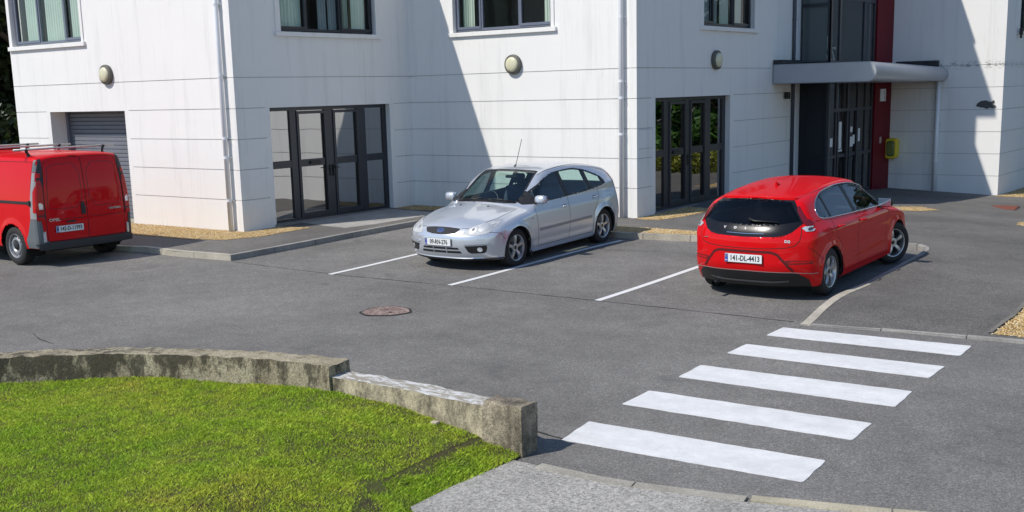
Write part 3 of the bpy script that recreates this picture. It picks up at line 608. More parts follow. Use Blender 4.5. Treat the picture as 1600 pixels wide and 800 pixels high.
# reveals' inner rooms
def room(F,u0,u1,z0,z1,depth,parent,d0=.2,floor=M_floor,mat=M_room,ext=.6):
    mb=MB(); mb.mi=0
    P=lambda u,d,z:F.M@Vector((u,d,z))
    a,b=max(u0-ext,15.25 if F is WB_ else (-25.19 if F is WA else -99)),u1+ext; c,e=(z0-.0),(z1+.15); d1=d0+depth
    q=[((a,d1,c),(b,d1,c),(b,d1,e),(a,d1,e)),((a,d0,c),(a,d1,c),(a,d1,e),(a,d0,e)),((b,d1,c),(b,d0,c),(b,d0,e),(b,d1,e)),((a,d0,e),(a,d1,e),(b,d1,e),(b,d0,e))]
    for r_ in q: mb.add([P(*p) for p in r_],[(0,1,2,3)])
    mb.mi=1; mb.add([P(*p) for p in ((a,d0,c),(b,d0,c),(b,d1,c),(a,d1,c))],[(0,1,2,3)])
    mb.mi=0
    for (p,q_,r_,s_) in (((a,d0-.02,c),(u0,d0-.02,c),(u0,d0-.02,e),(a,d0-.02,e)),((u1,d0-.02,c),(b,d0-.02,c),(b,d0-.02,e),(u1,d0-.02,e)),((u0,d0-.02,z1),(u1,d0-.02,z1),(u1,d0-.02,e),(u0,d0-.02,e))): mb.add([P(*x) for x in (p,q_,r_,s_)],[(0,1,2,3)])
    o=mb.build('room_lining',mat,parent,mats=[mat,floor]); return wp(o)
def wavy(F,u0,u1,z0,z1,d,mat,parent,name='curtain',per=.085,amp=.022):
    n=max(8,int((u1-u0)/.012)); v=[];f=[]
    for i in range(n+1):
        u=u0+(u1-u0)*i/n; dd=d+amp*math.sin(2*math.pi*(u-u0)/per+1.3*math.sin((u-u0)*9))
        for z in (z0,z1): v.append(F.M@Vector((u,dd,z)))
    for i in range(n): f.append((2*i,2*i+2,2*i+3,2*i+1))
    return wp(mesh(name,v,f,mat,parent,True))
def window(F,u0,u1,mull,fm,curt,opened=(),z0=zt,z1=wt,d=.10,sill=True,bands=3,label=None,nm='window',depth=3,sm=M_plaster):
    mb=MB(); w=.055; zb=z0+.03
    mb.box(u0,u1,d,d+.06,zb,zb+w,F.M,bev=.004); mb.box(u0,u1,d,d+.06,z1-w,z1,F.M)
    for u in (u0,u1-w): mb.box(u,u+w,d,d+.06,zb+w,z1-w,F.M)
    edges=[u0+w]+[x for m in mull for x in (m-.03,m+.03)]+[u1-w]
    for m in mull: mb.box(m-.03,m+.03,d,d+.06,zb+w,z1-w,F.M)
    for k in opened:   # casement sash frames, proud
        a,b=edges[2*k]-.012,edges[2*k+1]+.012
        for q in ((a,b,zb+w-.012,zb+w+.04),(a,b,z1-w-.04,z1-w+.01)): mb.box(q[0],q[1],d-.018,d+.03,q[2],q[3],F.M,bev=.004)
        for q in ((a,a+.045),(b-.045,b)): mb.box(q[0],q[1],d-.018,d+.03,zb+w+.04,z1-w-.04,F.M,bev=.004)
    win=wp(mb.build(nm,fm,BLD))
    if label: win['label']=label
    p=MB(); p.add([F.M@Vector(q) for q in ((u0+.02,d+.035,zb+.02),(u1-.02,d+.035,zb+.02),(u1-.02,d+.035,z1-.02),(u0+.02,d+.035,z1-.02))],[(0,1,2,3)]); wp(p.build('pane',M_glass,win))
    if sill: 
        s=MB(); s.box(u0-.16,u1+.14,-.06,d+.02,z0-.085,z0+.006,F.M,bev=.006); wp(s.build('sill',sm,win))
    if bands:
        s=MB(); s.box(u1+.002,u1+.085,-.022,.02,z0+.01,z1,F.M,bev=.004); wp(s.build('surround',sm,win))
        if bands&1: s=MB(); s.box(u0-.13,u0-.002,-.022,.10,z0+.01,z1,F.M,bev=.004); wp(s.build('surround',sm,win))
    for c in curt: wavy(F,c[0],c[1],z0+.02,z1,d+.11+ (c[3] if len(c)>3 else 0),c[2],win)
    room(F,u0,u1,z0-.9,z1,depth,win,d0=d+.07)
    return win
M_blind=simple('pale_blind',(.62,.66,.58),.8,var=.05); M_drape=simple('drape',(.36,.42,.37),.9,var=.2,scale=2); M_drapeb=simple('bluegrey_drape',(.30,.34,.36),.9,var=.2,scale=2)
window(WA,-25.31,-22.55,[-24.30,-23.31],M_frame,[(-25.0,-24.35,M_curtain),(-24.2,-23.4,M_curtain),(-23.2,-22.6,M_curtain)],opened=(0,2),bands=2,label='corner window with pale green curtains across the panes')
window(WB_,15.95,18.73,[16.76,17.75],M_pframe,[(15.97,16.7,M_curtain),(17.2,17.45,M_drapeb),(17.5,17.72,M_drapeb),(17.85,18.1,M_drape),(18.2,18.6,M_curtain)],opened=(0,2),label='window with dark frame and drawn-back curtains on the shaded wall')
window(WC,-16.22,-13.60,[-15.5,-14.48],M_frame,[(-16.1,-15.95,M_drape),(-15.98,-15.78,M_blind),(-13.9,-13.62,M_blind)],opened=(0,2),label='window with grey frame and near-black panes on the sunlit wall')
window(WD,22.66,25.27,[23.36,24.32],M_pframe,[(22.7,23.3,M_drapeb),(23.4,23.7,M_drapeb),(23.85,24.28,M_blind),(24.42,24.95,M_blind)],opened=(0,2),label='window with pale blinds beside the entrance')
window(WFf,34.0,36.5,[34.9],M_pframe,[],label='window on the far right wall')
# glazed ground floor doors
def gdoor(F,posts,u0,u1,ztop,zbot,trans,d,label,leafs,hand,box=None):
    mb=MB(); w=.05
    mb.box(u0,u1,d,d+.07,ztop-.075,ztop,F.M); mb.box(u0,u1,d,d+.07,zbot,zbot+.06,F.M)
    for a,b in posts: mb.box(a,b,d,d+.07,zbot+.06,ztop-.075,F.M,bev=.004)
    cells=[(posts[i][1],posts[i+1][0]) for i in range(len(posts)-1)]
    for i,(a,b) in enumerate(cells):
        mb.box(a,b,d+.005,d+.065,trans-.075,trans+.075,F.M)
    door=wp(mb.build('glazed_door',M_pframe,BLD)); door['label']=label
    lf=MB()
    for i in leafs:
        a,b=cells[i]
        for q in ((a-.03,a+.035),(b-.035,b+.03)): lf.box(q[0],q[1],d-.022,d+.03,zbot+.05,ztop-.09,F.M,bev=.004)
        for z in (zbot+.05,ztop-.15): lf.box(a+.035,b-.035,d-.02,d+.03,z,z+(.10 if z<1 else .06),F.M,bev=.004)
    wp(lf.build('leaf_frame',M_pframe,door))
    for i,(a,b) in enumerate(cells):
        p=MB()
        for zz0,zz1 in ((zbot+.06,trans-.075),(trans+.075,ztop-.075)): p.add([F.M@Vector(q) for q in ((a,d+.035,zz0),(b,d+.035,zz0),(b,d+.035,zz1),(a,d+.035,zz1))],[(0,1,2,3)])
        wp(p.build('pane',M_doorglass,door))
    for s,u in ((-1,hand-.05),(1,hand+.05)):
        h=MB(); h.box(u-.02,u+.02,d-.035,d-.018,trans-.32,trans-.08,F.M,bev=.004); h.tube([F.M@Vector(q) for q in ((u,d-.02,trans-.14),(u,d-.07,trans-.14),(u+s*.13,d-.075,trans-.145))],.010,8); wp(h.build('handle',M_black,door))
    if box: lb=MB(); lb.box(box[0],box[1],d-.03,d-.0,trans-.035,trans+.035,F.M,bev=.004); lb.box(box[0]+.03,box[1]-.03,d-.036,d-.03,trans-.015,trans+.018,F.M); wp(lb.build('letterbox',M_black,door))
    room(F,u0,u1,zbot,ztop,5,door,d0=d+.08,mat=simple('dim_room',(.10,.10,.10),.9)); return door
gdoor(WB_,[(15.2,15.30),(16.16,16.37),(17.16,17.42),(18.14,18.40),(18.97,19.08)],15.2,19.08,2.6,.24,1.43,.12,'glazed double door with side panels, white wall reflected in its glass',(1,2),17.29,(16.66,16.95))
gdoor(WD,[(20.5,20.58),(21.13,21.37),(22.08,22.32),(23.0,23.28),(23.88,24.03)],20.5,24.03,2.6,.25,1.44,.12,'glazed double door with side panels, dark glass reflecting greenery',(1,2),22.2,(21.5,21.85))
for F,y0,y1 in ((WB_,15.5,19.08),(WD,20.52,24.03)):
    mb=MB(); mb.box(y0,y1,-.03,.3,.10,.243,F.M); wp(mb.build('threshold',concrete('threshold_concrete',(.22,.21,.20)),BLD))
# garage shutter
mb=MB(); z=.12; k=0
while z<2.58:
    mb.box(-24.06,-21.23,.44,.50,z+.006,min(z+.088,2.6),WA.M,bev=.012); z+=.09
sh=wp(mb.build('roller_shutter',M_shutter,BLD)); mb=MB(); mb.box(-24.06,-21.22,.50,.52,0,2.6,WA.M); wp(mb.build('backing',M_black,sh)); [wp(MB().box(a,b,.38,.52,0,2.6,WA.M).build('guide_rail',M_frame,sh)) for a,b in ((-24.07,-23.99),(-21.30,-21.22))]; wb('garage_sill',M_kerb,-24.07,-21.22,14.70,15.3,-.1,.20)
# meter box cover outline
mb=MB(); F=WD
for a,b,c,d_ in ((19.86,20.41,1.60,1.97),): mb.box(a,b,-.006,.01,c,d_,F.M); 
mbx=wp(mb.build('meter_box',M_plaster,BLD)); mb=MB(); [mb.box(a,b,-.004,.012,c,d_,F.M) for a,b,c,d_ in ((19.848,19.86,1.588,1.982),(20.41,20.422,1.588,1.982),(19.86,20.41,1.588,1.60),(19.86,20.41,1.97,1.982))]; wp(mb.build('box_joint',M_groove,mbx))
# downpipes
def pipe(pts,r,br,n,mat=M_pipe):
    mb=MB(); mb.tube(pts,r,14)
    p=wp(mb.build('downpipe',mat,BLD,True))
    for z in br:
        b=MB(); x,y=pts[0][0],pts[0][1]; b.tube([(x,y,z-.022),(x,y,z+.022)],r*1.12,14); 
        if n=='y': b.box(x-.075,x+.075,y+.04,y+.08,z-.010,z+.010)
        else: b.box(x-.05,x+.01,y-.02,y+.02,z-.012,z+.012)
        wp(b.build('bracket',mat,p,40))
    return p
pipe([(-17.885,14.61,.16),(-17.885,14.61,7.4)],.050,[.80,1.65,2.03,3.25,4.6,5.9],'y'); pipe([(-11.87,19.735,.13),(-11.87,19.735,9.7)],.050,[1.9,2.62,2.95,4.2,5.5],'y')
pipe([(-11.50,27.55,0),(-11.50,27.55,9.7)],.045,[.4,1.4,2.4,4.4],'x',simple('dark_pipe',(.06,.07,.09),.5))
pipe([(-9.33,32.50,-.35),(-9.33,32.50,2.85)],.062,[.6,1.65],'y')
# entrance recess: lobby screens (front at y=27.95 from x=-11.54 to -10.7, side along x=-10.7)
LS=WF((0,27.95),(1,0),(0,1)); LD=WF((-10.70,0),(0,1),(-1,0))
def screen(F,u0,u1,z0,z1,vert,rails,name,label,w=.05,d=0,gl=M_entglass):
    mb=MB()
    for u in [u0]+vert+[u1-w]: mb.box(u,u+w,d,d+.07,z0,z1,F.M,bev=.004)
    for z in rails: mb.box(u0+.001,u1-.001,d+.006,d+.064,z-.04,z+.04,F.M)
    s=wp(mb.build(name,M_pframe,BLD)); s['label']=label
    p=MB(); p.add([F.M@Vector(q) for q in ((u0,d+.03,z0),(u1,d+.03,z0),(u1,d+.03,z1),(u0,d+.03,z1))],[(0,1,2,3)]); wp(p.build('pane',gl,s)); return s
zf=-.12
mb=MB(); mb.box(-11.50,-10.76,.02,.05,zf,2.9,LS.M); mb.box(-11.30,-10.86,.0,.02,.98,2.1,LS.M,bev=.004); mb.box(-11.30,-10.86,.0,.02,.05,.86,LS.M,bev=.004); mb.box(-11.3,-10.86,0,.02,2.25,2.85,LS.M,bev=.004)
wp(mb.build('entrance_panel',simple('dark_panel',(.013,.016,.023),.6,Specular_IOR_Level=.3),BLD))
e1=screen(LS,-11.52,-10.70,3.28,9.6,[],[3.32,4.75,6.3],'upper_glazing','narrow dark pane beside the tall upper glazing',w=.05,gl=M_glass)
e2=screen(LD,27.95,31.22,zf,2.9,[28.45,29.28,30.02,30.62],[.94,2.12,2.86,zf+.04],'entrance_door','shaded main entrance doors with paper notices on the glass',w=.09)
mb=MB()
for a,b in ((28.56,29.26),(29.40,30.0)): 
    for q in ((a,a+.06),(b-.06,b)): mb.box(q[0],q[1],-.02,.03,zf+.05,2.08,LD.M)
wp(mb.build('leaf_frame',M_pframe,e2))
mb=MB()
for y0,y1,z0,z1 in ((28.12,28.30,1.20,1.42),(28.72,28.92,1.30,1.82),(28.72,28.98,1.05,1.10),(28.74,28.93,1.12,1.30),(29.42,29.52,1.42,1.75),(29.56,29.72,1.52,1.66),(29.40,29.78,1.14,1.40),(29.76,29.9,1.2,1.44),(30.16,30.3,1.25,1.6)):
    mb=MB(); mb.box(y0,y1,.018,.022,z0,z1,LD.M); wp(mb.build('paper_notice',M_paper,e2))
mb=MB(); [mb.tube([LD.M@Vector(q) for q in ((u,0,.86),(u,-.06,.86),(u+s*.14,-.06,.86))],.011,8) for u,s in ((29.22,-1),(29.44,1))]; wp(mb.build('handle',M_black,e2))
e3=screen(LD,27.95,31.22,3.28,9.6,[28.56,30.33],[3.33,4.95,7.2],'upper_glazing','tall upper glazing over the entrance canopy',w=.10,gl=M_glass)
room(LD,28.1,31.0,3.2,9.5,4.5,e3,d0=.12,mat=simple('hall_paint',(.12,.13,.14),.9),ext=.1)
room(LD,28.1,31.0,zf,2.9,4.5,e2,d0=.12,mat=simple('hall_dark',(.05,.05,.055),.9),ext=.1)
wb('red_pillar',M_redpil,-11.0,-10.66,31.24,32.59,-.35,2.9); wb('red_pillar',M_redpil,-11.0,-10.66,31.24,32.59,3.28,9.7)
wb('lobby_slab',M_pframe,-11.5,-10.72,27.97,32.5,2.9,3.26)
wb('lobby_roof',M_roof,-11.54,-10.6,27.9,32.6,9.62,9.69)
# canopy: slab with bullnose right edge running back to the wall
def canopy():
    prof=[]; zc0,h0=3.06,.235
    y0,y1=26.36,32.56
    def ring(y,xl,xr,zt_,zb_):
        r=(zt_-zb_)/2; c=(zt_+zb_)/2; p=[(xl,y,zb_),(xl,y,zt_)]
        for k in range(13): a=math.pi/2-math.pi*k/12; p.append((xr-r*.8+r*.8*math.cos(a),y,c+r*math.sin(a)))
        return p
    v=[];f=[]; rings=[ring(y0,-11.53,-8.98,3.29,2.83),ring(29.5,-11.53,-9.03,3.23,2.80),ring(y1,-11.53,-9.10,3.17,2.79)]
    for r_ in rings: v+=r_
    n=len(rings[0])
    for i in range(2):
        for k in range(n): f.append((i*n+k,i*n+(k+1)%n,(i+1)*n+(k+1)%n,(i+1)*n+k))
    f.append(tuple(range(n-1,-1,-1))); f.append(tuple(2*n+k for k in range(n)))
    c=wp(mesh('entrance_canopy',v,f,M_canopy,BLD,35))
    mb=MB()
    v=[]; g=[]; 
    rr=ring(y0-.004,-11.53,-8.98,3.29,2.83); n=len(rr); v=[tuple(p) for p in rr]+[(-10.2+(p[0]+10.2)*.985,p[1],3.06+(p[2]-3.06)*.93) for p in rr]
    for k in range(n): g.append((k,(k+1)%n,n+(k+1)%n,n+k))
    wp(mesh('fascia_trim',v,g,simple('canopy_trim',(.30,.32,.36),.4,metal=.3),c))
    mb=MB(); mb.box(-11.53,-11.30,26.37,27.66,3.292,3.40); mb.box(-10.5,-9.35,32.38,32.57,3.175,3.36,bev=.02)
    wp(mb.build('flashing',M_lead,c))
canopy()
# dark exposed patch on the end wall
rs=[(-8.34,2.10),(-8.29,2.18),(-8.2,2.235),(-8.08,2.25),(-7.98,2.21),(-7.93,2.21),(-7.90,2.24),(-7.87,2.25),(-7.85,2.20),(-7.86,2.17),(-7.91,2.15),(-7.83,2.11),(-7.80,2.06),(-7.88,2.03),(-7.97,2.05),(-8.05,2.02),(-8.13,2.05),(-8.22,2.06)]
v=[(x,32.585,z) for x,z in rs]+[(x,32.6,z) for x,z in rs]; n=len(rs); f=[tuple(range(n))]+[(k,(k+1)%n,n+(k+1)%n,n+k) for k in range(n)]
pp=wp(mesh('missing_render_patch',v,f,concrete('exposed_block',(.085,.085,.085)),BLD))
mb=MB(); mb.box(-10.655,-10.63,31.62,32.05,2.28,2.62); sg=wp(mb.build('wall_sign',M_paper,BLD)); mb=MB(); [mb.box(-10.632,-10.627,31.9,31.98,z,z+.02) for z in (2.34,2.40,2.46,2.52)]; wp(mb.build('sign_print',M_black,sg))
mb=MB(); mb.box(-10.66,-10.62,31.68,31.78,1.12,1.30,bev=.008); wp(mb.build('door_bell',simple('bell_plate',(.45,.33,.30),.5),BLD))
mb=MB(); mb.box(-11.1,-10.2,31.0,31.25,2.77,2.79,bev=.005)
mb=MB(); mb.box(-7.60,-7.52,33.78,33.90,4.0,4.16,bev=.01); mb.tube([(-7.56,33.84,4.0),(-7.56,33.84,3.9)],.03,8); wp(mb.build('sensor',M_black,BLD))
mb=MB(); mb.box(-11.52,-11.40,27.05,27.15,2.45,2.62,bev=.01); wp(mb.build('sensor',M_black,BLD))
# bulkhead lamps
def lamp(F,u,z,lab):
    M=F.M@Matrix.Translation((u,0,z)); r=empty('wall_lamp',M.translation); tag(r,lab,'wall lamp','round wall lamps on the building'); Ml=Matrix((M.to_3x3()[0],M.to_3x3()[1],M.to_3x3()[2])).to_4x4()
    mb=MB(); prof=[(0,.0),(0,.205),(-.03,.213),(-.075,.207),(-.09,.185),(-.092,.158)]; mb.lathe(prof,40,'y',Ml); o=mb.build('housing',simple('lamp_housing',(.10,.10,.085),.6,var=.2),r,35)
    mb=MB(); mb.lathe([(-.088,.160),(-.112,.150),(-.130,.115),(-.140,.06),(-.143,.001)],40,'y',Ml); mb.build('diffuser',M_lampglass,r,True)
lamp(WA,-21.72,3.375,'round cream wall lamp left of the corner, above the shutter wall'); lamp(WC,-14.58,3.37,'round cream wall lamp above the silver car on the sunlit wall'); lamp(WD,23.25,3.38,'round wall lamp in shade above the dark glazed door')
# defibrillator cabinet
def aed():
    r=empty('defibrillator_cabinet',(-10.53,32.58,.94)); tag(r,'yellow rounded defibrillator cabinet on the white wall by the entrance','defibrillator cabinet')
    def rr(w,h,rad,n=6):
        p=[]
        for cx,cz,a0 in ((w/2-rad,h/2-rad,0),(-w/2+rad,h/2-rad,90),(-w/2+rad,-h/2+rad,180),(w/2-rad,-h/2+rad,270)):
            for k in range(n+1): a=R(a0+90*k/n); p.append((cx+rad*math.cos(a),cz+rad*math.sin(a)))
        return p
    def ext(name,mat,w,h,rad,y0,y1,par=r,ox=0,oz=0,bev=.03):
        a=rr(w,h,rad); b=rr(w-bev,h-bev,max(rad-bev/2,.01)); n=len(a); v=[(x+ox,y0,z+oz) for x,z in a]+[(x+ox,y1+.02,z+oz) for x,z in a]+[(x+ox,y1,z+oz) for x,z in b]
        f=[(i,(i+1)%n,n+(i+1)%n,n+i) for i in range(n)]+[(n+i,n+(i+1)%n,2*n+(i+1)%n,2*n+i) for i in range(n)]+[tuple(2*n+i for i in range(n))]; return mesh(name,v,f,mat,par,40)
    ext('case',M_yellow,.33,.58,.11,0,-.30); ext('front_ring',M_green,.25,.46,.09,-.29,-.305); ext('front_cover',simple('smoked_cover',(.16,.20,.06),.2,coat=1),.19,.38,.07,-.302,-.32)
    # side label with heart and bolt (left side faces the viewer)
    mb=MB(); mb.box(-.170,-.163,-.24,-.06,-.07,.13); mb.build('side_label',simple('label_dark',(.02,.04,.03),.5),r)
    mb=MB(); mb.box(-.174,-.169,-.20,-.10,-.01,.08); mb.build('heart_symbol',M_paper,r); mb=MB(); mb.add([(-.176,-.19,.07),(-.176,-.15,.07),(-.176,-.16,.035),(-.176,-.14,.035),(-.176,-.18,-.005),(-.176,-.17,.025),(-.176,-.195,.025)],[(0,1,2,3,4,5,6)]); mb.build('bolt_symbol',M_green,r)
aed()
# chairs upstairs behind the glazing
def tub_chair(x,y,z,rz,lab):
    r=empty('tub_chair',(x,y,z),rz); tag(r,lab,'chair','pale chairs behind the upper entrance glazing')
    v=[];f=[];n=20
    for i in range(n+1):
        a=R(-20+220*i/n)
        for rad,zz in ((.24,.42),(.30,.62),(.31,.80-.12*abs(math.cos(a)))): v.append((rad*math.cos(a),rad*math.sin(a),zz))
    for i in range(n):
        for k in range(2): f.append((i*3+k,(i+1)*3+k,(i+1)*3+k+1,i*3+k+1))
    mc=simple('pale_shell',(.40,.46,.42),.5); mesh('backrest',v,f,mc,r,True); mb=MB(); mb.lathe([(.40,.001),(.40,.24),(.44,.26),(.46,.24),(.46,.001)],24,'z'); mb.build('seat',mc,r,35)
    for sx in (-1,1):
        for sy in (-1,1): mb=MB(); mb.tube([(sx*.12,sy*.12,.42),(sx*.2,sy*.2,0)],.015,8); mb.build('leg',M_paper,r)
tub_chair(-11.2,28.35,3.30,R(160),'pale tub chair behind the narrow upper pane'); tub_chair(-11.7,29.2,3.30,R(200),'pale tub chair behind the tall upper glazing, left one'); tub_chair(-11.6,30.0,3.30,R(100),'pale chair behind the tall upper glazing, right one')
# ================================================================ TREES AND HEDGE
RNG=np.random.default_rng(21)
def leaves(name,cents,rads,n,size,mat,parent,asp=.55):
    cents=np.array(cents); rads=np.array(rads); wt_=rads[:,0]*rads[:,2]; ii=RNG.choice(len(cents),n,p=wt_/wt_.sum())
    d=RNG.normal(size=(n,3)); d/=np.linalg.norm(d,axis=1)[:,None]; rr=RNG.uniform(.55,1.05,n)**.6; P=cents[ii]+d*rads[ii]*rr[:,None]
    nrm=d+RNG.normal(size=(n,3))*.6; nrm/=np.linalg.norm(nrm,axis=1)[:,None]; t=np.cross(nrm,RNG.normal(size=(n,3))); t/=np.linalg.norm(t,axis=1)[:,None]; b=np.cross(nrm,t); s=size*RNG.uniform(.5,1.4,n)[:,None]
    V=np.stack([P-t*s,P+b*s*asp,P+t*s,P-b*s*asp],1).reshape(-1,3); F=np.arange(4*n).reshape(-1,4)
    me=bpy.data.meshes.new(name); me.from_pydata(V.tolist(),[],F.tolist()); me.materials.append(mat); at=me.attributes.new('rnd','FLOAT','FACE'); at.data.foreach_set('value',RNG.random(n)**1.3); o=bpy.data.objects.new(name,me); COL.objects.link(o); o.parent=parent; return o
def tree(x,y,z,h,rw,label,group,mat=M_leafd,n=5000,low=.05,size=.16):
    r=empty('tree',(x,y,z)); tag(r,label,'tree',group); mb=MB(); mb.tube([(0,0,-.1),(.05,.02,h*.3),(0,.05,h*.62),(.03,0,h*.9)],[h*.024,h*.018,h*.011,.02],10)
    for k in range(9):
        a=k*2.4; z0=h*(.25+.06*k); mb.tube([(0,0,z0),(rw*.4*math.cos(a),rw*.4*math.sin(a),z0+h*.07),(rw*.75*math.cos(a),rw*.75*math.sin(a),z0+h*.09)],[h*.009,h*.006,.01],6)
    mb.build('trunk',M_bark,r,True)
    cs=[];rs=[]
    for k in range(26):
        zz=RNG.uniform(low,.95); rad=rw*(1-(max(0,zz-.45)/.6)**1.6)*RNG.uniform(.5,.95); a=RNG.random()*6.28; cs.append((rad*.7*math.cos(a),rad*.7*math.sin(a),zz*h)); q=RNG.uniform(.28,.5)*rw; rs.append((q,q,q*.8))
    leaves('crown',cs,rs,n,size,mat,r); return r
for (x,y,h,rw,lb) in [(-31.5,18.5,13,2.9,'dark tree at the left edge, nearest the building end'),(-36,16.5,14,3.2,'dark tree at the left edge, standing behind the nearest one'),(-34.5,22.5,15,3.4,'tall dark tree deep behind the building end'),(-29.2,17.2,11,2.3,'dark tree tight beside the building end'),(-33.5,13.6,12,2.6,'dark tree at the left edge, lowest branches above the van roof')]:
    tree(x,y,Tz(x,y),h,rw,lb,'trees behind the left end of the building',n=24000,size=.13,low=.01)
tag(patch_ground('verge',[(-60,12.9),(-25.6,13.2),(-25.6,60),(-60,60)],.12,M_soil,step=2),kind='structure')
bk=empty('hedge',(-30.5,18.5,Tz(-30.5,18.5))); tag(bk,'dark overgrown hedge below the trees at the left edge','hedge')
leaves('foliage',[(x,RNG.normal(0,.25),z) for x in np.arange(-6,4,.5) for z in (.5,1.5,2.5)],[(.7,.7,.75)]*60,26000,.09,M_leafd,bk); mb=MB(); [mb.tube([(x,0,0),(x+.1,0,1.8)],.04,6) for x in np.arange(-6,4,.8)]; mb.build('stems',M_bark,bk)
hd=empty('hedge',(-2,39,Tz(-2,39))); tag(hd,'yellow green clipped hedge mirrored in the dark glazed door','hedge')
leaves('foliage',[(x,RNG.normal(0,.15),.5+RNG.normal(0,.06)) for x in np.arange(-5,7,.35)],[(.45,.5,.5)]*35,16000,.06,M_leafy,hd); mb=MB(); [mb.tube([(x,0,0),(x+.1,0,.7)],.02,6) for x in np.arange(-5,7,.5)]; mb.build('stems',M_bark,hd)
for (x,y,h,rw,lb,mt,n) in [(-5.5,42,5.5,1.3,'green conical shrub mirrored in the dark glazed door, left one',M_leafg,5000),(-2.5,42.5,6,1.4,'green conical shrub mirrored in the dark glazed door, middle one',M_leafg,5000),(1,43,5,1.3,'green conical shrub mirrored in the dark glazed door, right one',M_leafg,5000),
    (-4,50,13,3.8,'dark tree mirrored in the dark glazed door',M_leafd,9000),(3,51,14,4,'second dark tree mirrored in the dark glazed door',M_leafd,9000),(10,48,13,4,'third dark tree mirrored in the dark glazed door',M_leafd,9000)]:
    tree(x,y,Tz(x,y),h,rw,lb,'shrubs and trees beyond the right of the building',mt,n=n,size=.14 if mt is M_leafg else .2,low=.02)
# ================================================================ VEHICLES
def sp(xs,ys):
    xs=np.array(xs,float); ys=np.array(ys,float); h=np.diff(xs); d=np.diff(ys)/h; m=np.zeros(len(xs)); m[0]=d[0]; m[-1]=d[-1]
    for i in range(1,len(xs)-1):
        m[i]=0 if d[i-1]*d[i]<=0 else 2*d[i-1]*d[i]/(d[i-1]+d[i])
    def f(x):
        x=np.clip(x,xs[0],xs[-1]); i=np.clip(np.searchsorted(xs,x,side='right')-1,0,len(xs)-2); t=(x-xs[i])/h[i]
        return ys[i]*(1+2*t)*(1-t)**2+m[i]*h[i]*t*(1-t)**2+ys[i+1]*t*t*(3-2*t)+m[i+1]*h[i]*t*t*(t-1)
    return f
def smax(a,b,k):
    h=np.clip(.5+.5*(a-b)/k,0,1); return b*(1-h)+a*h+k*h*(1-h)
def inpoly(P,poly):
    ins=np.zeros(len(P),bool); j=len(poly)-1; x,y=P[:,0],P[:,1]
    for i in range(len(poly)):
        xi,yi=poly[i]; xj,yj=poly[j]; ins^=((yi>y)!=(yj>y))&(x<(xj-xi)*(y-yi)/(yj-yi+1e-12)+xi); j=i
    return ins
def smooth_poly(p,it=2,keep=()):
    p=[tuple(q) for q in p]
    for _ in range(it):
        o=[]
        for i in range(len(p)):
            a=p[i]; b=p[(i+1)%len(p)]; o+=[(.8*a[0]+.2*b[0],.8*a[1]+.2*b[1]),(.2*a[0]+.8*b[0],.2*a[1]+.8*b[1])]
        p=o
    return p
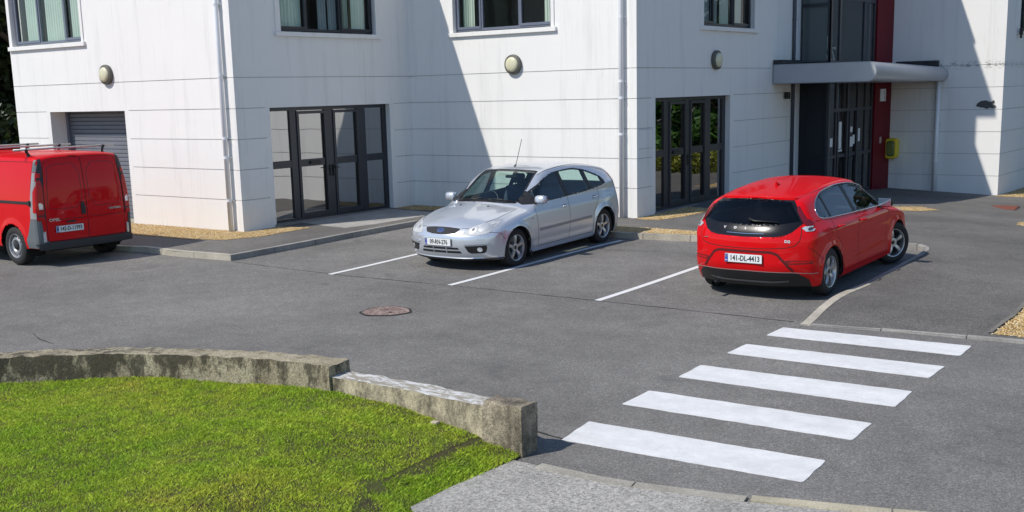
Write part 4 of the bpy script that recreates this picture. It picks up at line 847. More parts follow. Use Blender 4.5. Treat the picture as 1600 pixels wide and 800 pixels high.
class Body:
    """implicit car body f(x,|y|,z)<0 inside; rays from an inner skeleton box find the skin"""
    def __init__(s,f,box,sk,step): s.f=f; s.box=box; s.sk=sk; s.step=step
    def F(s,P): return s.f(P[:,0],np.abs(P[:,1]),P[:,2])
    def cast(s,P,D,tmax,n=24,march=60):
        lo=np.zeros(len(P)); hi=np.full(len(P),np.nan); prev=lo.copy()
        for k in range(1,march+1):
            t=tmax*k/march; v=s.F(P+D*t); hit=(v<0)&np.isnan(hi); hi[hit]=t; lo[hit]=tmax*(k-1)/march
        ok=~np.isnan(hi); hi=np.where(ok,hi,tmax)
        for _ in range(n):
            m=(lo+hi)/2; v=s.F(P+D*m[:,None])<0; hi=np.where(v,m,hi); lo=np.where(v,lo,m)
        return P+D*hi[:,None],ok
    def normal(s,P):
        e=2e-3; g=np.stack([s.F(P+np.array(d)*e)-s.F(P-np.array(d)*e) for d in ((1,0,0),(0,1,0),(0,0,1))],-1); return g/(np.linalg.norm(g,axis=1)[:,None]+1e-9)
    def mesh(s):
        (x0,x1),(y0,y1),(z0,z1)=s.box; st=s.step
        nx,ny,nz=[max(2,int(round((b-a)/st))) for a,b in s.box]
        X=np.linspace(x0,x1,nx+1); Y=np.linspace(y0,y1,ny+1); Z=np.linspace(z0,z1,nz+1)
        keys={}; quads=[]
        def face(A,B,fn,flip):
            I,J=np.meshgrid(np.arange(len(A)),np.arange(len(B)),indexing='ij'); K=fn(I,J); q=np.stack([K[:-1,:-1],K[1:,:-1],K[1:,1:],K[:-1,1:]],-1).reshape(-1,4)
            quads.append(q[:,::-1] if flip else q)
        enc=lambda i,j,k:(i*(ny+1)+j)*(nz+1)+k
        face(X,Y,lambda i,j:enc(i,j,nz+0*i),False)
        face(X,Z,lambda i,k:enc(i,0*i,k),False); face(X,Z,lambda i,k:enc(i,ny+0*i,k),True)
        face(Y,Z,lambda j,k:enc(nx+0*j,j,k),False); face(Y,Z,lambda j,k:enc(0*j,j,k),True)
        Q=np.concatenate(quads); u,inv=np.unique(Q,return_inverse=True); Q=inv.reshape(Q.shape)
        k=u%(nz+1); j=(u//(nz+1))%(ny+1); i=u//((nz+1)*(ny+1)); B=np.stack([X[i],Y[j],Z[k]],-1)
        S=np.clip(B,[a for a,b in s.sk],[b for a,b in s.sk]); D=B-S; lo=np.zeros(len(B)); hi=np.ones(len(B))
        for _ in range(26):
            m=(lo+hi)/2; v=s.F(S+D*m[:,None])<0; lo=np.where(v,m,lo); hi=np.where(v,hi,m)
        s.P=S+D*lo[:,None]; s.Q=Q; return s
    def proj(s,uv,ax,sgn):
        """project 2D points along axis: ax 'y': (x,z); 'x': (y,z); 'z': (x,y). sgn side"""
        n=len(uv); P=np.zeros((n,3)); D=np.zeros((n,3)); a={'x':0,'y':1,'z':2}[ax]; o=[q for q in range(3) if q!=a]
        P[:,o[0]]=uv[:,0]; P[:,o[1]]=uv[:,1]; P[:,a]=sgn*3.2; D[:,a]=-sgn
        return s.cast(P,D,3.2,march=160)
    def snap(s,polys):
        """polys: list of (name, poly2d, ax, sgn, extra_condition). moves vertices near outline onto it; returns region id per quad"""
        reg=np.full(len(s.Q),'',dtype=object)
        for nm,poly,ax,sgn,cond in polys:
            a={'x':0,'y':1,'z':2}[ax]; o=[q for q in range(3) if q!=a]; poly=np.array(poly,float)
            N=s.normal(s.P); c=cond(s.P)&(N[:,a]*sgn>(.12 if ax!='z' else .05))
            idx=np.where(c)[0]; U=s.P[idx][:,o]
            best=np.full(len(U),1e9); bp=U.copy()
            for i in range(len(poly)):
                A=poly[i]; Bq=poly[(i+1)%len(poly)]; e=Bq-A; L=(e@e)+1e-12; t=np.clip(((U-A)@e)/L,0,1); pr=A+t[:,None]*e; dd=np.linalg.norm(U-pr,axis=1); b=dd<best; best=np.where(b,dd,best); bp=np.where(b[:,None],pr,bp)
            near=best<s.step*.55; ii=idx[near]
            if len(ii):
                newP,ok=s.proj(bp[near],ax,sgn); mv=np.linalg.norm(newP-s.P[ii],axis=1)<.06; s.P[ii[mv&ok]]=newP[mv&ok]
            C=s.P[s.Q].mean(1); N=s.normal(C); inside=inpoly(C[:,o],poly)&cond(C)&(N[:,a]*sgn>.08); reg[inside&(reg=='')]=nm
        s.reg=reg
    def part(s,name,mask,mat,parent,off=0,smooth=True,flip=False):
        Q=s.Q[mask]; 
        if len(Q)==0: return None
        u,inv=np.unique(Q,return_inverse=True); P=s.P[u]
        if off: P=P+s.normal(P)*off
        F=inv.reshape(Q.shape); F=F[:,::-1] if flip else F
        return mesh(name,P.tolist(),F.tolist(),mat,parent,smooth)
    def patch(s,name,poly,ax,sgn,mat,parent,off=.003,thick=.012,step=None,smooth=True,flat=False):
        """raised patch following the skin inside a 2D outline"""
        st=step or s.step; poly=[tuple(p) for p in poly]; A=np.array(poly)
        bm=bmesh.new(); bm.faces.new([bm.verts.new((x,y,0)) for x,y in poly]); bmesh.ops.triangulate(bm,faces=bm.faces[:])
        lo,hi=A.min(0),A.max(0)
        for a in (0,1):
            k=math.ceil(lo[a]/st)
            while k*st<hi[a]:
                co=[0,0,0];co[a]=k*st;no=[0,0,0];no[a]=1; bmesh.ops.bisect_plane(bm,geom=bm.verts[:]+bm.edges[:]+bm.faces[:],plane_co=co,plane_no=no,dist=1e-5); k+=1
        co=np.array([v.co[:2] for v in bm.verts]); P,ok=s.proj(co,ax,sgn); N=s.normal(P)
        if flat: P=P-0; 
        P1=P+N*off; a_={'x':0,'y':1,'z':2}[ax]; good=ok&(N[:,a_]*sgn>(.30 if ax=='y' else .12))
        bm.verts.ensure_lookup_table(); bm.verts.index_update()
        bad=[v for v in bm.verts if not good[v.index]]
        for v,p in zip(bm.verts,P1): v.co=p
        kill=set(bad); keepi=[v.index for v in bm.verts if v not in kill]
        if bad: bmesh.ops.delete(bm,geom=bad,context='VERTS'); P=P[keepi];N=N[keepi];P1=P1[keepi]
        lf=[f for f in bm.faces if max(e.calc_length() for e in f.edges)>max(st*6,.12)]
        if lf: bmesh.ops.delete(bm,geom=lf,context='FACES')
        pass
        r=bmesh.ops.extrude_edge_only(bm,edges=[e for e in bm.edges if e.is_boundary])
        # move new verts inward
        base={tuple(np.round(p,5)):n for p,n in zip(P1,N)}
        for g in r['geom']:
            if isinstance(g,bmesh.types.BMVert):
                n=base.get(tuple(np.round(np.array(g.co[:]),5)),None)
                if n is not None: g.co-=Vector(n)*thick
        bmesh.ops.recalc_face_normals(bm,faces=bm.faces[:])
        me=bpy.data.meshes.new(name); bm.to_mesh(me); bm.free(); me.materials.append(mat)
        # outward check
        o=bpy.data.objects.new(name,me); COL.objects.link(o); o.parent=parent
        me.polygons.foreach_set('use_smooth',np.ones(len(me.polygons),dtype=bool)); me.set_sharp_from_angle(angle=R(45)); me.update(); return o
    def line(s,name,pl,ax,sgn,mat,parent,w=.007,off=.0012,step=.03,closed=False,round_=False,h=.0):
        pts=[]; L=list(pl)+([pl[0]] if closed else [])
        for a,b in zip(L,L[1:]):
            n=max(1,int(math.dist(a,b)/step))
            for k in range(n): pts.append((a[0]+(b[0]-a[0])*k/n,a[1]+(b[1]-a[1])*k/n))
        if not closed: pts.append(L[-1])
        P,ok=s.proj(np.array(pts),ax,sgn); N=s.normal(P); n=len(P)
        if round_:
            mb=MB(); mb.tube((P+N*off).tolist(),w/2,6,closed=closed); return mb.build(name,mat,parent,True)
        v=[];f=[]
        for i in range(n):
            a=P[(i-1)%n] if (closed or i) else P[0]; b=P[(i+1)%n] if (closed or i<n-1) else P[-1]; t=b-a; t/=np.linalg.norm(t)+1e-9; bnv=np.cross(N[i],t); 
            for q in (-1,1): v.append(P[i]+bnv*q*w/2+N[i]*off)
        for i in range(n if closed else n-1): j=(i+1)%n; f.append((2*i,2*i+1,2*j+1,2*j))
        return mesh(name,v,f,mat,parent,True)
def join_lines(objs,name):
    return objs
def paint(name,col,metal=0,rough=.35,flake=False,coat=1,spec=.5):
    m,nt,b=newmat(name); _set(b,Base_Color=col,Metallic=metal,Roughness=rough,Coat_Weight=1.0); b.inputs['Coat Roughness'].default_value=.03; b.inputs['Coat Weight'].default_value=coat; b.inputs['Specular IOR Level'].default_value=spec
    t=NT(m); d=t.ramp(t.noise(3,6,.7),[(.4,0.0),(.7,1.0)]); X,Y,Z=t.xyz(); low=t.ramp(Z,[(.15,1.0),(.5,0.0)])
    c=t.mix(t.math('MULTIPLY',t.math('MULTIPLY',d,low),.12),col,(.16,.14,.12)); 
    if flake: c=t.mix(t.math('MULTIPLY',t.noise(600,2),.25),c,(1,1,1))
    t.l(c,b.inputs['Base Color']); t.l(t.math('MULTIPLY_ADD',t.math('MULTIPLY',d,low),.15,rough),b.inputs['Roughness']); return m
M_tyre=simple('tyre_rubber',(.018,.018,.018),.8,bump=.002,bscale=60); M_alloy=simple('alloy',(.50,.51,.53),.32,metal=.85,var=.1); M_chrome=simple('chrome',(.75,.76,.78),.12,metal=1); M_well=simple('wheel_well',(.008,.008,.008),.95)
M_seat=simple('seat_fabric',(.06,.075,.11),.9,var=.3,scale=20); M_dash=simple('dashboard',(.035,.04,.05),.7); M_gap=simple('panel_gap',(.01,.01,.011),.9); M_plate=simple('number_plate',(.72,.74,.74),.4,coat=.5); M_eu=simple('plate_blue',(.02,.06,.35),.4); M_disc=simple('brake_disc',(.15,.15,.15),.4,metal=.8)
M_redlens=simple('red_lens',(.50,.003,.004),.3,coat=.3,Specular_IOR_Level=.2); M_clearlens=simple('clear_lens',(.60,.62,.64),.15,metal=.35,coat=1,var=.35,scale=30); M_orange=simple('orange_lens',(.5,.12,.01),.25,coat=1); M_steel=simple('steel_wheel',(.34,.35,.37),.45,metal=.6,var=.2)
def text(name,body,size,mat,parent,M,ext=.0008,wx=1,bold=0,font_sp=1):
    c=bpy.data.curves.new(name,'FONT'); c.body=body; c.size=size; c.extrude=ext; c.align_x='CENTER'; c.align_y='CENTER'; c.offset=bold; c.space_character=font_sp; c.resolution_u=2
    o=bpy.data.objects.new(name,c); COL.objects.link(o); dg=bpy.context.evaluated_depsgraph_get(); me=bpy.data.meshes.new_from_object(o.evaluated_get(dg)); bpy.data.objects.remove(o); bpy.data.curves.remove(c)
    me.name=name; me.materials.clear(); me.materials.append(mat); o=bpy.data.objects.new(name,me); COL.objects.link(o); o.parent=parent; o.matrix_local=M@Matrix.Diagonal((wx,1,1,1)); return o
def frameM(loc,right,up):
    r=Vector(right).normalized(); u=Vector(up).normalized(); n=r.cross(u).normalized(); u=n.cross(r); m=Matrix((r,u,n)).transposed().to_4x4(); m.translation=loc; return m
def plate(parent,M,body):
    # local frame: x right, y up, z out
    mb=MB(); mb.box(-.26,.26,-.056,.056,-.008,.004,M,bev=.004); p=mb.build('number_plate',M_plate,parent)
    mb=MB(); mb.box(-.262,.262,-.058,.058,-.009,.0005,M); mb.build('plate_holder',M_black,p)
    mb=MB(); mb.box(-.256,-.214,-.052,.052,.004,.0055,M); mb.build('plate_band',M_eu,p)
    mb=MB()
    for k in range(12): a=k*math.pi/6; x=-.235+.013*math.cos(a); y=.026+.013*math.sin(a); mb.box(x-.0022,x+.0022,y-.0022,y+.0022,.0055,.006,M)
    mb.build('plate_stars',simple('star_yellow',(.6,.5,.05),.5),p)
    text('country_letters','IRL',.022,M_plate,p,M@Matrix.Translation((-.235,-.03,.006)),bold=.0006)
    text('plate_digits',body,.098,simple('plate_ink',(.02,.02,.025),.5),p,M@Matrix.Translation((.022,-.001,.0052)),wx=.80,bold=.0022); return p
def wheel(parent,x,y,r,w,side,kind,rim,steer=0,mat=M_alloy,rot0=0):
    """side=+1 outward is +y"""
    e=empty('wheel',(x,y,r),steer,parent); S_=Matrix.Diagonal((1,side,1,1))
    mb=MB(); rr=rim; prof=[(-w/2+.01,rr-.005),(-w/2,rr+.02),(-w/2+.0,r-.035),(-w/2+.018,r-.008),(-w/2+.05,r),(w/2-.05,r),(w/2-.018,r-.008),(w/2,r-.035),(w/2+.004,rr+.035),(w/2-.002,rr+.012),(w/2-.012,rr-.004)]
    mb.lathe(prof,56,'y',S_); 
    t=mb.build('tyre',M_tyre,e,40)
    mb=MB()
    if kind=='steel':
        mb.lathe([(w/2-.012,rr),(w/2-.004,rr-.004),(w/2-.010,rr-.016),(w/2-.05,rr-.028),(w/2-.055,rr-.05),(w/2-.022,rr-.075),(w/2-.018,rr-.105),(w/2-.045,.075),(w/2-.040,.03),(w/2-.040,.001)],48,'y',S_); o=mb.build('rim',mat,e,35)
        mb=MB()
        for k in range(12):
            a=2*math.pi*k/12; cx,cz=(rr-.055)*math.cos(a),(rr-.055)*math.sin(a); v=[(cx,w/2-.030,cz)]+[(cx+(.020*math.cos(b)*abs(math.cos(a))+.013*math.cos(b)*abs(math.sin(a))),w/2-.030,cz+(.020*math.sin(b)*abs(math.sin(a))+.013*math.sin(b)*abs(math.cos(a)))) for b in [math.pi*q/5 for q in range(10)]]
            mb.add([S_@Vector(p) for p in v],[(0,1+q,1+(q+1)%10) for q in range(10)])
        mb.build('vent_hole',M_black,o); mb=MB(); mb.lathe([(w/2-.04,.075),(w/2-.020,.070),(w/2-.012,.05),(w/2-.012,.001)],24,'y',S_); mb.build('hub_cap',M_black,o,35)
        mb=MB()
    else:
        mb.lathe([(w/2-.012,rr),(w/2-.002,rr-.003),(w/2-.006,rr-.014),(w/2-.03,rr-.022),(w/2-.11,rr-.035),(-w/2+.02,rr-.03)],56,'y',S_)
        n=5
        for k in range(n):
            a=2*math.pi*k/n+rot0
            def spoke(off,wi,wo):
                v=[];f=[]; K=6
                for q in range(K+1):
                    t_=q/K; rad=.045+(rr-.018-.045)*t_; hw=(wi+(wo-wi)*t_)/2; yy=w/2-.030+.018*math.sin(math.pi*t_*.8)-.0*t_; 
                    for (s_,dy) in ((-1,-.022),(-.72,0),(.72,0),(1,-.022)):
                        aa=a; px=rad*math.cos(aa)-(hw*s_+off)*math.sin(aa); pz=rad*math.sin(aa)+(hw*s_+off)*math.cos(aa); v.append(S_@Vector((px,yy+dy,pz)))
                for q in range(K):
                    for c_ in range(3): f.append((q*4+c_,q*4+c_+1,(q+1)*4+c_+1,(q+1)*4+c_))
                mb.add(v,f)
            if kind=='five': spoke(0,.046,.070)
            else: spoke(0,.055,.055)
        mb.lathe([(w/2-.05,.075),(w/2-.026,.066),(w/2-.022,.05),(w/2-.028,.03),(w/2-.026,.001)],28,'y',S_); o=mb.build('rim',mat,e,35)
        mb=MB(); mb.lathe([(w/2-.024,.030),(w/2-.021,.026),(w/2-.021,.001)],20,'y',S_); mb.build('hub_cap',M_black,o,35)
        mb=MB()
        for k in range(5): a=2*math.pi*(k+.5)/5+rot0; px,pz=.052*math.cos(a),.052*math.sin(a); mb.lathe([(w/2-.030,.008),(w/2-.024,.008),(w/2-.024,.001)],8,'y',S_@Matrix.Translation((px,0,pz)))
        mb.build('wheel_nuts',M_black,o)
        mb=MB(); mb.lathe([(w/2-.09,.14),(w/2-.085,.14),(w/2-.085,.02)],32,'y',S_); mb.build('brake_disc',M_disc,e)
    mb=MB(); mb.lathe([(w/2-.12,rr-.03),(w/2-.12,.001)],24,'y',S_); mb.build('barrel',M_well,e)
    return e
def well(parent,x,side,yo,r):
    mb=MB(); S_=Matrix.Diagonal((1,side,1,1)); v=[];f=[];n=28
    for k in range(n+1):
        a=math.pi*(-.12+1.24*k/n)
        for yy in (yo,yo-.30): v.append(S_@Vector((x+r*math.cos(a),yy,.31+r*math.sin(a))))
    for k in range(n): f.append((2*k,2*k+1,2*k+3,2*k+2))
    c=len(v); v.append(S_@Vector((x,yo-.30,.31))); 
    for k in range(n): f.append((2*k+1,c,2*k+3))
    mb.add(v,f); return mb.build('wheel_arch_liner',M_well,parent)
def seat(parent,x,y,z,w=.5):
    mb=MB(); M=Matrix.Translation((x,y,z)); mb.box(-.28,.24,-w/2,w/2,-.12,.10,M,bev=.07); o=mb.build('seat',M_seat,parent,50)
    mb=MB(); Mb=M@Matrix.Translation((-.26,0,.05))@Matrix.Rotation(R(-16),4,'Y'); mb.box(-.07,.07,-w/2+.01,w/2-.01,0,.56,Mb,bev=.06); mb.build('seat_back',M_seat,o,50)
    mb=MB(); mb.box(-.05,.04,-.13,.13,.60,.78,Mb,bev=.045); mb.tube([Mb@Vector((0,-.05,.5)),Mb@Vector((0,-.05,.65))],.007,6); mb.tube([Mb@Vector((0,.05,.5)),Mb@Vector((0,.05,.65))],.007,6); mb.build('headrest',M_seat,o,50); return o
def mirror(parent,x,y,z,side,mat,capmat,sc=1,face=1):
    mb=MB(); M=Matrix.Translation((x,y+side*.09,z)); mb.box(-.055,.055,-.105,.105,-.065,.075,M,bev=.05); o=mb.build('door_mirror',mat,parent,60)
    mb=MB(); mb.box(-.04,.05,-.10*side-.03,-.10*side+.03,-.09,-.045,M,bev=.012); mb.build('mirror_arm',M_black,o); mb=MB(); mb.box(-.058,-.052,-.09,.09,-.05,.06,M,bev=.002); mb.build('mirror_glass',M_chrome,o); return o
M_lining=simple('cabin_fabric',(.16,.17,.18),.9)
M_satin=simple('satin_reflector',(.85,.85,.83),.42,metal=.7,var=.2,scale=25)
def band(top,bot,xa,xb,n=14,inset=0):
    xs=np.linspace(xa,xb,n); return [(x,float(bot(x))+inset) for x in xs]+[(x,float(top(x))-inset) for x in xs[::-1]]
def circ(cx,cz,r,n=40,r2=None): return [(cx+r*math.cos(2*math.pi*k/n),cz+(r2 or r)*math.sin(2*math.pi*k/n)) for k in range(n)]
def mir(p): return [(-a,b) for a,b in p][::-1]
def common(r,B,P,lining=True):
    m=lambda *n: np.isin(B.reg,n)
    keep=~m('hole','glass','glassd','black','pano')&~np.array([str(q)[:2] in ('gf','gr','gq','bl') for q in B.reg])
    B.part('body',keep,P['paint'],r)
    B.part('screen_surround',m('black'),M_black,r,off=-.001)
    for q_ in 'LR': B.part('side_trim',m('black'+q_),M_black,r,off=-.001)
    if lining: B.part('cabin_lining',(keep|m('black','blackL','blackR')),M_lining,r,off=-.03,flip=True)
    return m
def cmerge(name,objs,parent):
    """join several shell-line meshes into one part mesh"""
    V=[];F=[];mats=[]; fm=[]
    for o in objs:
        b=len(V); V+=[tuple(v.co) for v in o.data.vertices]; F+=[tuple(i+b for i in p.vertices) for p in o.data.polygons]; mt=o.data.materials[0]
        if mt not in mats: mats.append(mt)
        fm+=[mats.index(mt)]*len(o.data.polygons); bpy.data.objects.remove(o)
    return mesh(name,V,F,None,parent,True,mats,fm)
# ---------------------------------------------------------------- silver hatchback
def silver_car():
    r=empty('parked_car',(-11.44,15.58,0)); tag(r,'silver five-door hatchback parked facing the camera, front wheels straight','car')
    H0=sp([-2.3,-2.1,-1.95,-1.7,-1.3,-.8,-.35,0,.25,.45,.75,1.05,1.14,1.35,1.6,1.85,2.0,2.1,2.25],[1.15,1.22,1.285,1.365,1.44,1.495,1.51,1.492,1.445,1.365,1.19,1.005,.972,.94,.893,.828,.765,.70,.58])
    Wp=sp([-2.3,-2.1,-1.9,-1.3,0,1.3,1.7,2.0,2.25],[.74,.83,.88,.915,.918,.912,.895,.83,.70]); Wz=sp([.12,.2,.3,.45,.6,.72,.80,.86,.96],[-.09,-.05,-.022,-.006,0,-.004,-.010,-.026,-.052])
    zb=sp([-2,-1.3,-.5,.4,1.0,2.3],[1.10,1.05,1.0,.965,.93,.90]); Rr=sp([.1,.2,.32,.5,.62,.75,.95,1.1,1.25,1.40],[-2.0,-2.08,-2.13,-2.16,-2.15,-2.12,-2.07,-2.00,-1.90,-1.75]); Fr=sp([.1,.2,.32,.45,.58,.66,.74,.85,1.0],[2.00,2.10,2.165,2.19,2.185,2.155,2.09,1.93,1.6])
    def f(x,y,z):
        c=np.where(x>0,.26,.06); H=H0(x+c*np.minimum(y,.8)**2*np.clip(x*2+.0,0,1)); H=H-np.where(x>1.1,.085,.085)*(y/.75)**2.4
        # fenders sit a little proud of the bonnet
        H=H+.022*np.exp(-((y-.70)/.12)**2)*np.clip((x-1.0)*3,0,1)
        b=zb(x); w=Wp(x)+Wz(np.minimum(z,b+.0))-np.maximum(0,z-b)*(.52+.20*np.clip(-x-.9,0,1.2))-.05*np.clip(-x-1.3,0,1)*np.clip((z-.9)*4,0,1)
        for cx in (1.32,-1.32):
            rho=np.hypot(x-cx,z-.31); w=w+.020*np.exp(-((rho-.36)/.055)**2)*(z>.2)
        w=w-.010*np.exp(-((z-.36)/.05)**2)*np.exp(-(x/1.0)**4)
        s=y-w; t=z-H; fr=x-(Fr(z)-.31*(y/.85)**2.7); re=(Rr(z)+.24*(y/.85)**2.8)-x
        v=smax(s,t,.07); v=smax(v,fr*.8,.09); v=smax(v,re*.8,.08); return v
    B=Body(f,((-2.25,2.3),(-1.0,1.0),(.17,1.58)),((-1.7,1.6),(-.4,.4),(.22,.6)),.022).mesh()
    top=sp([-1.46,-1.40,-1.26,-.95,-.6,-.1,.25,.55,.80,.93],[1.10,1.165,1.235,1.335,1.385,1.37,1.295,1.165,1.035,.965]); bot=sp([-1.46,-1.25,-.62,.93],[1.085,1.05,1.00,.955])
    up=lambda P:P[:,2]>.85
    polys=[]
    for sg in (1,-1):
        polys+=[('gfront'+'LR'[sg<0],band(top,bot,-.13,.66),'y',sg,up),('grear'+'LR'[sg<0],band(top,bot,-.87,-.24),'y',sg,up),('gquarter'+'LR'[sg<0],band(top,bot,-1.36,-.965),'y',sg,up),
          ('black'+'LR'[sg<0],band(top,bot,-1.45,.90,40,-.014),'y',sg,up),('hole',circ(1.32,.315,.352),'y',sg,lambda P:(np.abs(P[:,1])>.5)&(P[:,2]<.8)),('hole',circ(-1.32,.315,.352),'y',sg,lambda P:(np.abs(P[:,1])>.5)&(P[:,2]<.8))]
    ws=[(1.02,.0),(1.01,.25),(.965,.43),(.90,.565),(.84,.615),(.24,.525),(.215,.49),(.265,.3),(.28,0)]
    ws=ws+[(a,-b) for a,b in ws[::-1] if b>0]
    cw=[(1.085,.0),(1.075,.25),(1.025,.44),(.945,.59),(.84,.638),(.19,.547),(.18,.50),(.235,.3),(.25,0)]; cw=cw+[(a,-b) for a,b in cw[::-1] if b>0]
    polys+=[('glass',ws,'z',1,lambda P:P[:,2]>.95),('black',cw,'z',1,lambda P:P[:,2]>.93),('glassd',[(-.56,1.03),(.56,1.03),(.46,1.30),(-.46,1.30)],'x',-1,lambda P:(P[:,0]<-1.5)),
            ('black',[(-1,0),(1,0),(1,.225),(-1,.225)],'x',1,lambda P:P[:,0]>1.5)]
    B.snap(polys)
    P={'paint':paint('silver_paint',(.60,.635,.69),.55,.30)}
    m=common(r,B,P)
    B.part('windscreen',m('glass'),M_cglass,r,off=-.004)
    [B.part('side_window',m(k+c),M_cglass,r,off=-.005) for k in ('gfront','grear','gquarter') for c in 'LR']
    B.part('rear_window',m('glassd'),M_cglass,r,off=-.004)
    # front end
    g=[(-.335,.672),(-.33,.69),(-.15,.703),(0,.706),(.15,.703),(.33,.69),(.335,.672),(.285,.625),(.15,.606),(0,.602),(-.15,.606),(-.285,.625)]
    B.patch('grille',[(a*1.06,.655+(b-.655)*1.22) for a,b in g],'x',1,P['paint'],r,off=.004); B.patch('grille_mesh',g,'x',1,simple('grille_black',(.02,.02,.022),.5,bump=.01,bscale=200),r,off=.008)
    o=B.patch('badge',circ(0,.655,.072,28,.030),'x',1,M_chrome,r,off=.014); B.patch('badge_field',circ(0,.655,.064,28,.023),'x',1,simple('badge_blue',(.01,.03,.16),.3,coat=1),r,off=.016,thick=.003)
    Pn,_=B.proj(np.array([[0,.655]]),'x',1); text('badge_script','Ford',.045,M_chrome,o,frameM((Pn[0][0]+.018,0,.656),(0,1,0),(0,0,1)),bold=.0008)
    for z0,z1,w0,w1 in ((.375,.405,.36,.345),(.315,.350,.395,.375),):
        B.patch('lower_grille',[(-w0,z0),(w0,z0),(w1,z1),(-w1,z1)],'x',1,M_black,r,off=.003)
    for k in (-.13,.13): B.patch('grille_bar',[(k-.006,.31),(k+.006,.31),(k+.006,.41),(k-.006,.41)],'x',1,P['paint'],r,off=.006)
    for sg in (1,-1):
        T_=(lambda p:p) if sg>0 else mir
        fog=T_([(.455,.43),(.76,.44),(.765,.40),(.745,.335),(.71,.315),(.54,.315),(.50,.34)]); fo=B.patch('fog_lamp_recess',fog,'x',1,M_black,r,off=.003); B.patch('fog_lamp',T_(circ(.67,.375,.035,20)),'x',1,M_clearlens,fo,off=.007)
        B.patch('bumper_strip',T_([(.43,.475),(.45,.455),(.78,.465),(.79,.49),(.77,.505),(.45,.50)]),'x',1,P['paint'],r,off=.012)
        hl=T_(smooth_poly([(.395,.600),(.43,.660),(.52,.722),(.64,.765),(.745,.785),(.80,.775),(.80,.70),(.775,.625),(.70,.603),(.55,.593)],1))
        h=B.patch('headlight',hl,'x',1,simple('headlight_housing',(.55,.57,.58),.5,var=.35,scale=26),r,off=.003)
        B.patch('reflector',T_(circ(.545,.675,.052,24)),'x',1,M_satin,h,off=.006,thick=.004); B.patch('projector',T_(circ(.545,.675,.018,20)),'x',1,simple('dark_lens',(.20,.21,.22),.15,coat=1),h,off=.009,thick=.004)
        B.patch('reflector',T_(circ(.675,.705,.060,24)),'x',1,M_satin,h,off=.006,thick=.004); B.patch('indicator',T_([(.735,.74),(.775,.75),(.78,.69),(.75,.66)]),'x',1,M_clearlens,h,off=.006,thick=.004)
        B.patch('lens',hl,'x',1,glass_mat('lens_glass',(.95,.95,.95),1.45),h,off=.013,thick=.008)
        # rear lamps
        B.patch('tail_light',T_([(.60,.80),(.80,.78),(.80,1.15),(.70,1.22),(.62,1.12)]),'x',-1,M_redlens,r,off=.004)
    pl,_=B.proj(np.array([[0,.485]]),'x',1); plate(r,frameM((pl[0][0]+.014,-0.02,.485),(0,1,0),(0,0,1)),'09-RN-276')
    L=[]
    for sg in (1,-1):
        b=sg
        L+=[B.line('g',[(.80,.945),(.79,.80),(.76,.60),(.745,.40),(.75,.27)],'y',b,M_gap,r),B.line('g',[(-.185,1.0),(-.19,.70),(-.18,.40),(-.17,.26)],'y',b,M_gap,r),
            B.line('g',[(-1.15,1.04),(-1.17,.88),(-1.08,.76),(-.97,.62),(-.93,.45),(-.92,.27)],'y',b,M_gap,r),B.line('g',[(.75,.265),(-.92,.265)],'y',b,M_gap,r,w=.006),B.line('g',[(1.66,.50),(1.74,.61),(1.95,.645)],'y',b,M_gap,r)]
    for sg in (1,-1): L+=[B.line('g',[(1.03,.70*sg),(1.3,.735*sg),(1.6,.715*sg),(1.85,.62*sg),(2.0,.50*sg)],'z',1,M_gap,r),B.line('g',[(.30,.60*sg),(.0,.61*sg),(-1.2,.575*sg),(-1.8,.53*sg)],'z',1,M_gap,r,w=.010)]
    L+=[B.line('g',[(2.0,.5),(2.06,.3),(2.09,0),(2.06,-.3),(2.0,-.5)],'z',1,M_gap,r)]
    cmerge('panel_gaps',L,r)
    for sg in (1,-1):
        B.patch('rub_strip',[(.70,.505),(.70,.548),(-.88,.565),(-.88,.522)],'y',sg,simple('grey_silver_trim',(.30,.31,.33),.4,metal=.5),r,off=.010); 
        for x,z in ((-.06,.825),(-1.02,.87)):
            q,_=B.proj(np.array([[x,z]]),'y',sg); mb=MB(); yy=q[0][1]; mb.tube([(x+.085,yy,z-.004),(x+.06,yy+sg*.035,z),(x-.06,yy+sg*.038,z+.004),(x-.085,yy,z+.006)],[.010,.013,.013,.010],8); mb.build('door_handle',P['paint'],r,True)
            B.patch('handle_recess',circ(x,z,.07,20,.03),'y',sg,simple('recess_silver',(.28,.29,.31),.4,metal=.5),r,off=.001,thick=.001)
        mirror(r,.70,sg*.845,1.005,sg,P['paint'],None)
        well(r,1.32,sg,.86,.365); well(r,-1.32,sg,.86,.365)
        B.patch('side_repeater',[(.93,.72),(.87,.72),(.87,.745),(.93,.745)],'y',sg,M_clearlens,r,off=.004,thick=.004)
    for x in (1.32,-1.32):
        for sg in (1,-1): wheel(r,x,sg*.775,.316,.20,sg,'five',.212,rot0=math.pi/2)
    # mud flaps, underbody
    mb=MB(); mb.box(-1.75,1.85,-.64,.64,.155,.20,bev=.02); mb.build('underbody',M_well,r)
    for sg in (1,-1): mb=MB(); mb.box(.92,.945,sg*.80-.09,sg*.80+.09,.12,.34,bev=.008); mb.build('mud_flap',M_black,r)
    # aerial, wipers, washer jets
    z,_=B.proj(np.array([[.10,0]]),'z',1); zz=z[0][2]; mb=MB(); mb.tube([(.10,0,zz),(.05,0,zz+.03)],[.016,.009],8); mb.tube([(.05,0,zz+.03),(-.14,0,zz+.44)],.0055,6); mb.build('aerial',M_black,r,True)
    for ya,yb,xa,xb in ((-.55,.02,1.0,1.02),(.05,.60,1.03,.93)):
        A,_=B.proj(np.array([[xa,ya],[(xa+xb)/2+.01,(ya+yb)/2],[xb,yb]]),'z',1); mb=MB(); mb.tube([(p[0],p[1],p[2]+.02) for p in A],.010,6); mb.build('wiper',M_black,r,True)
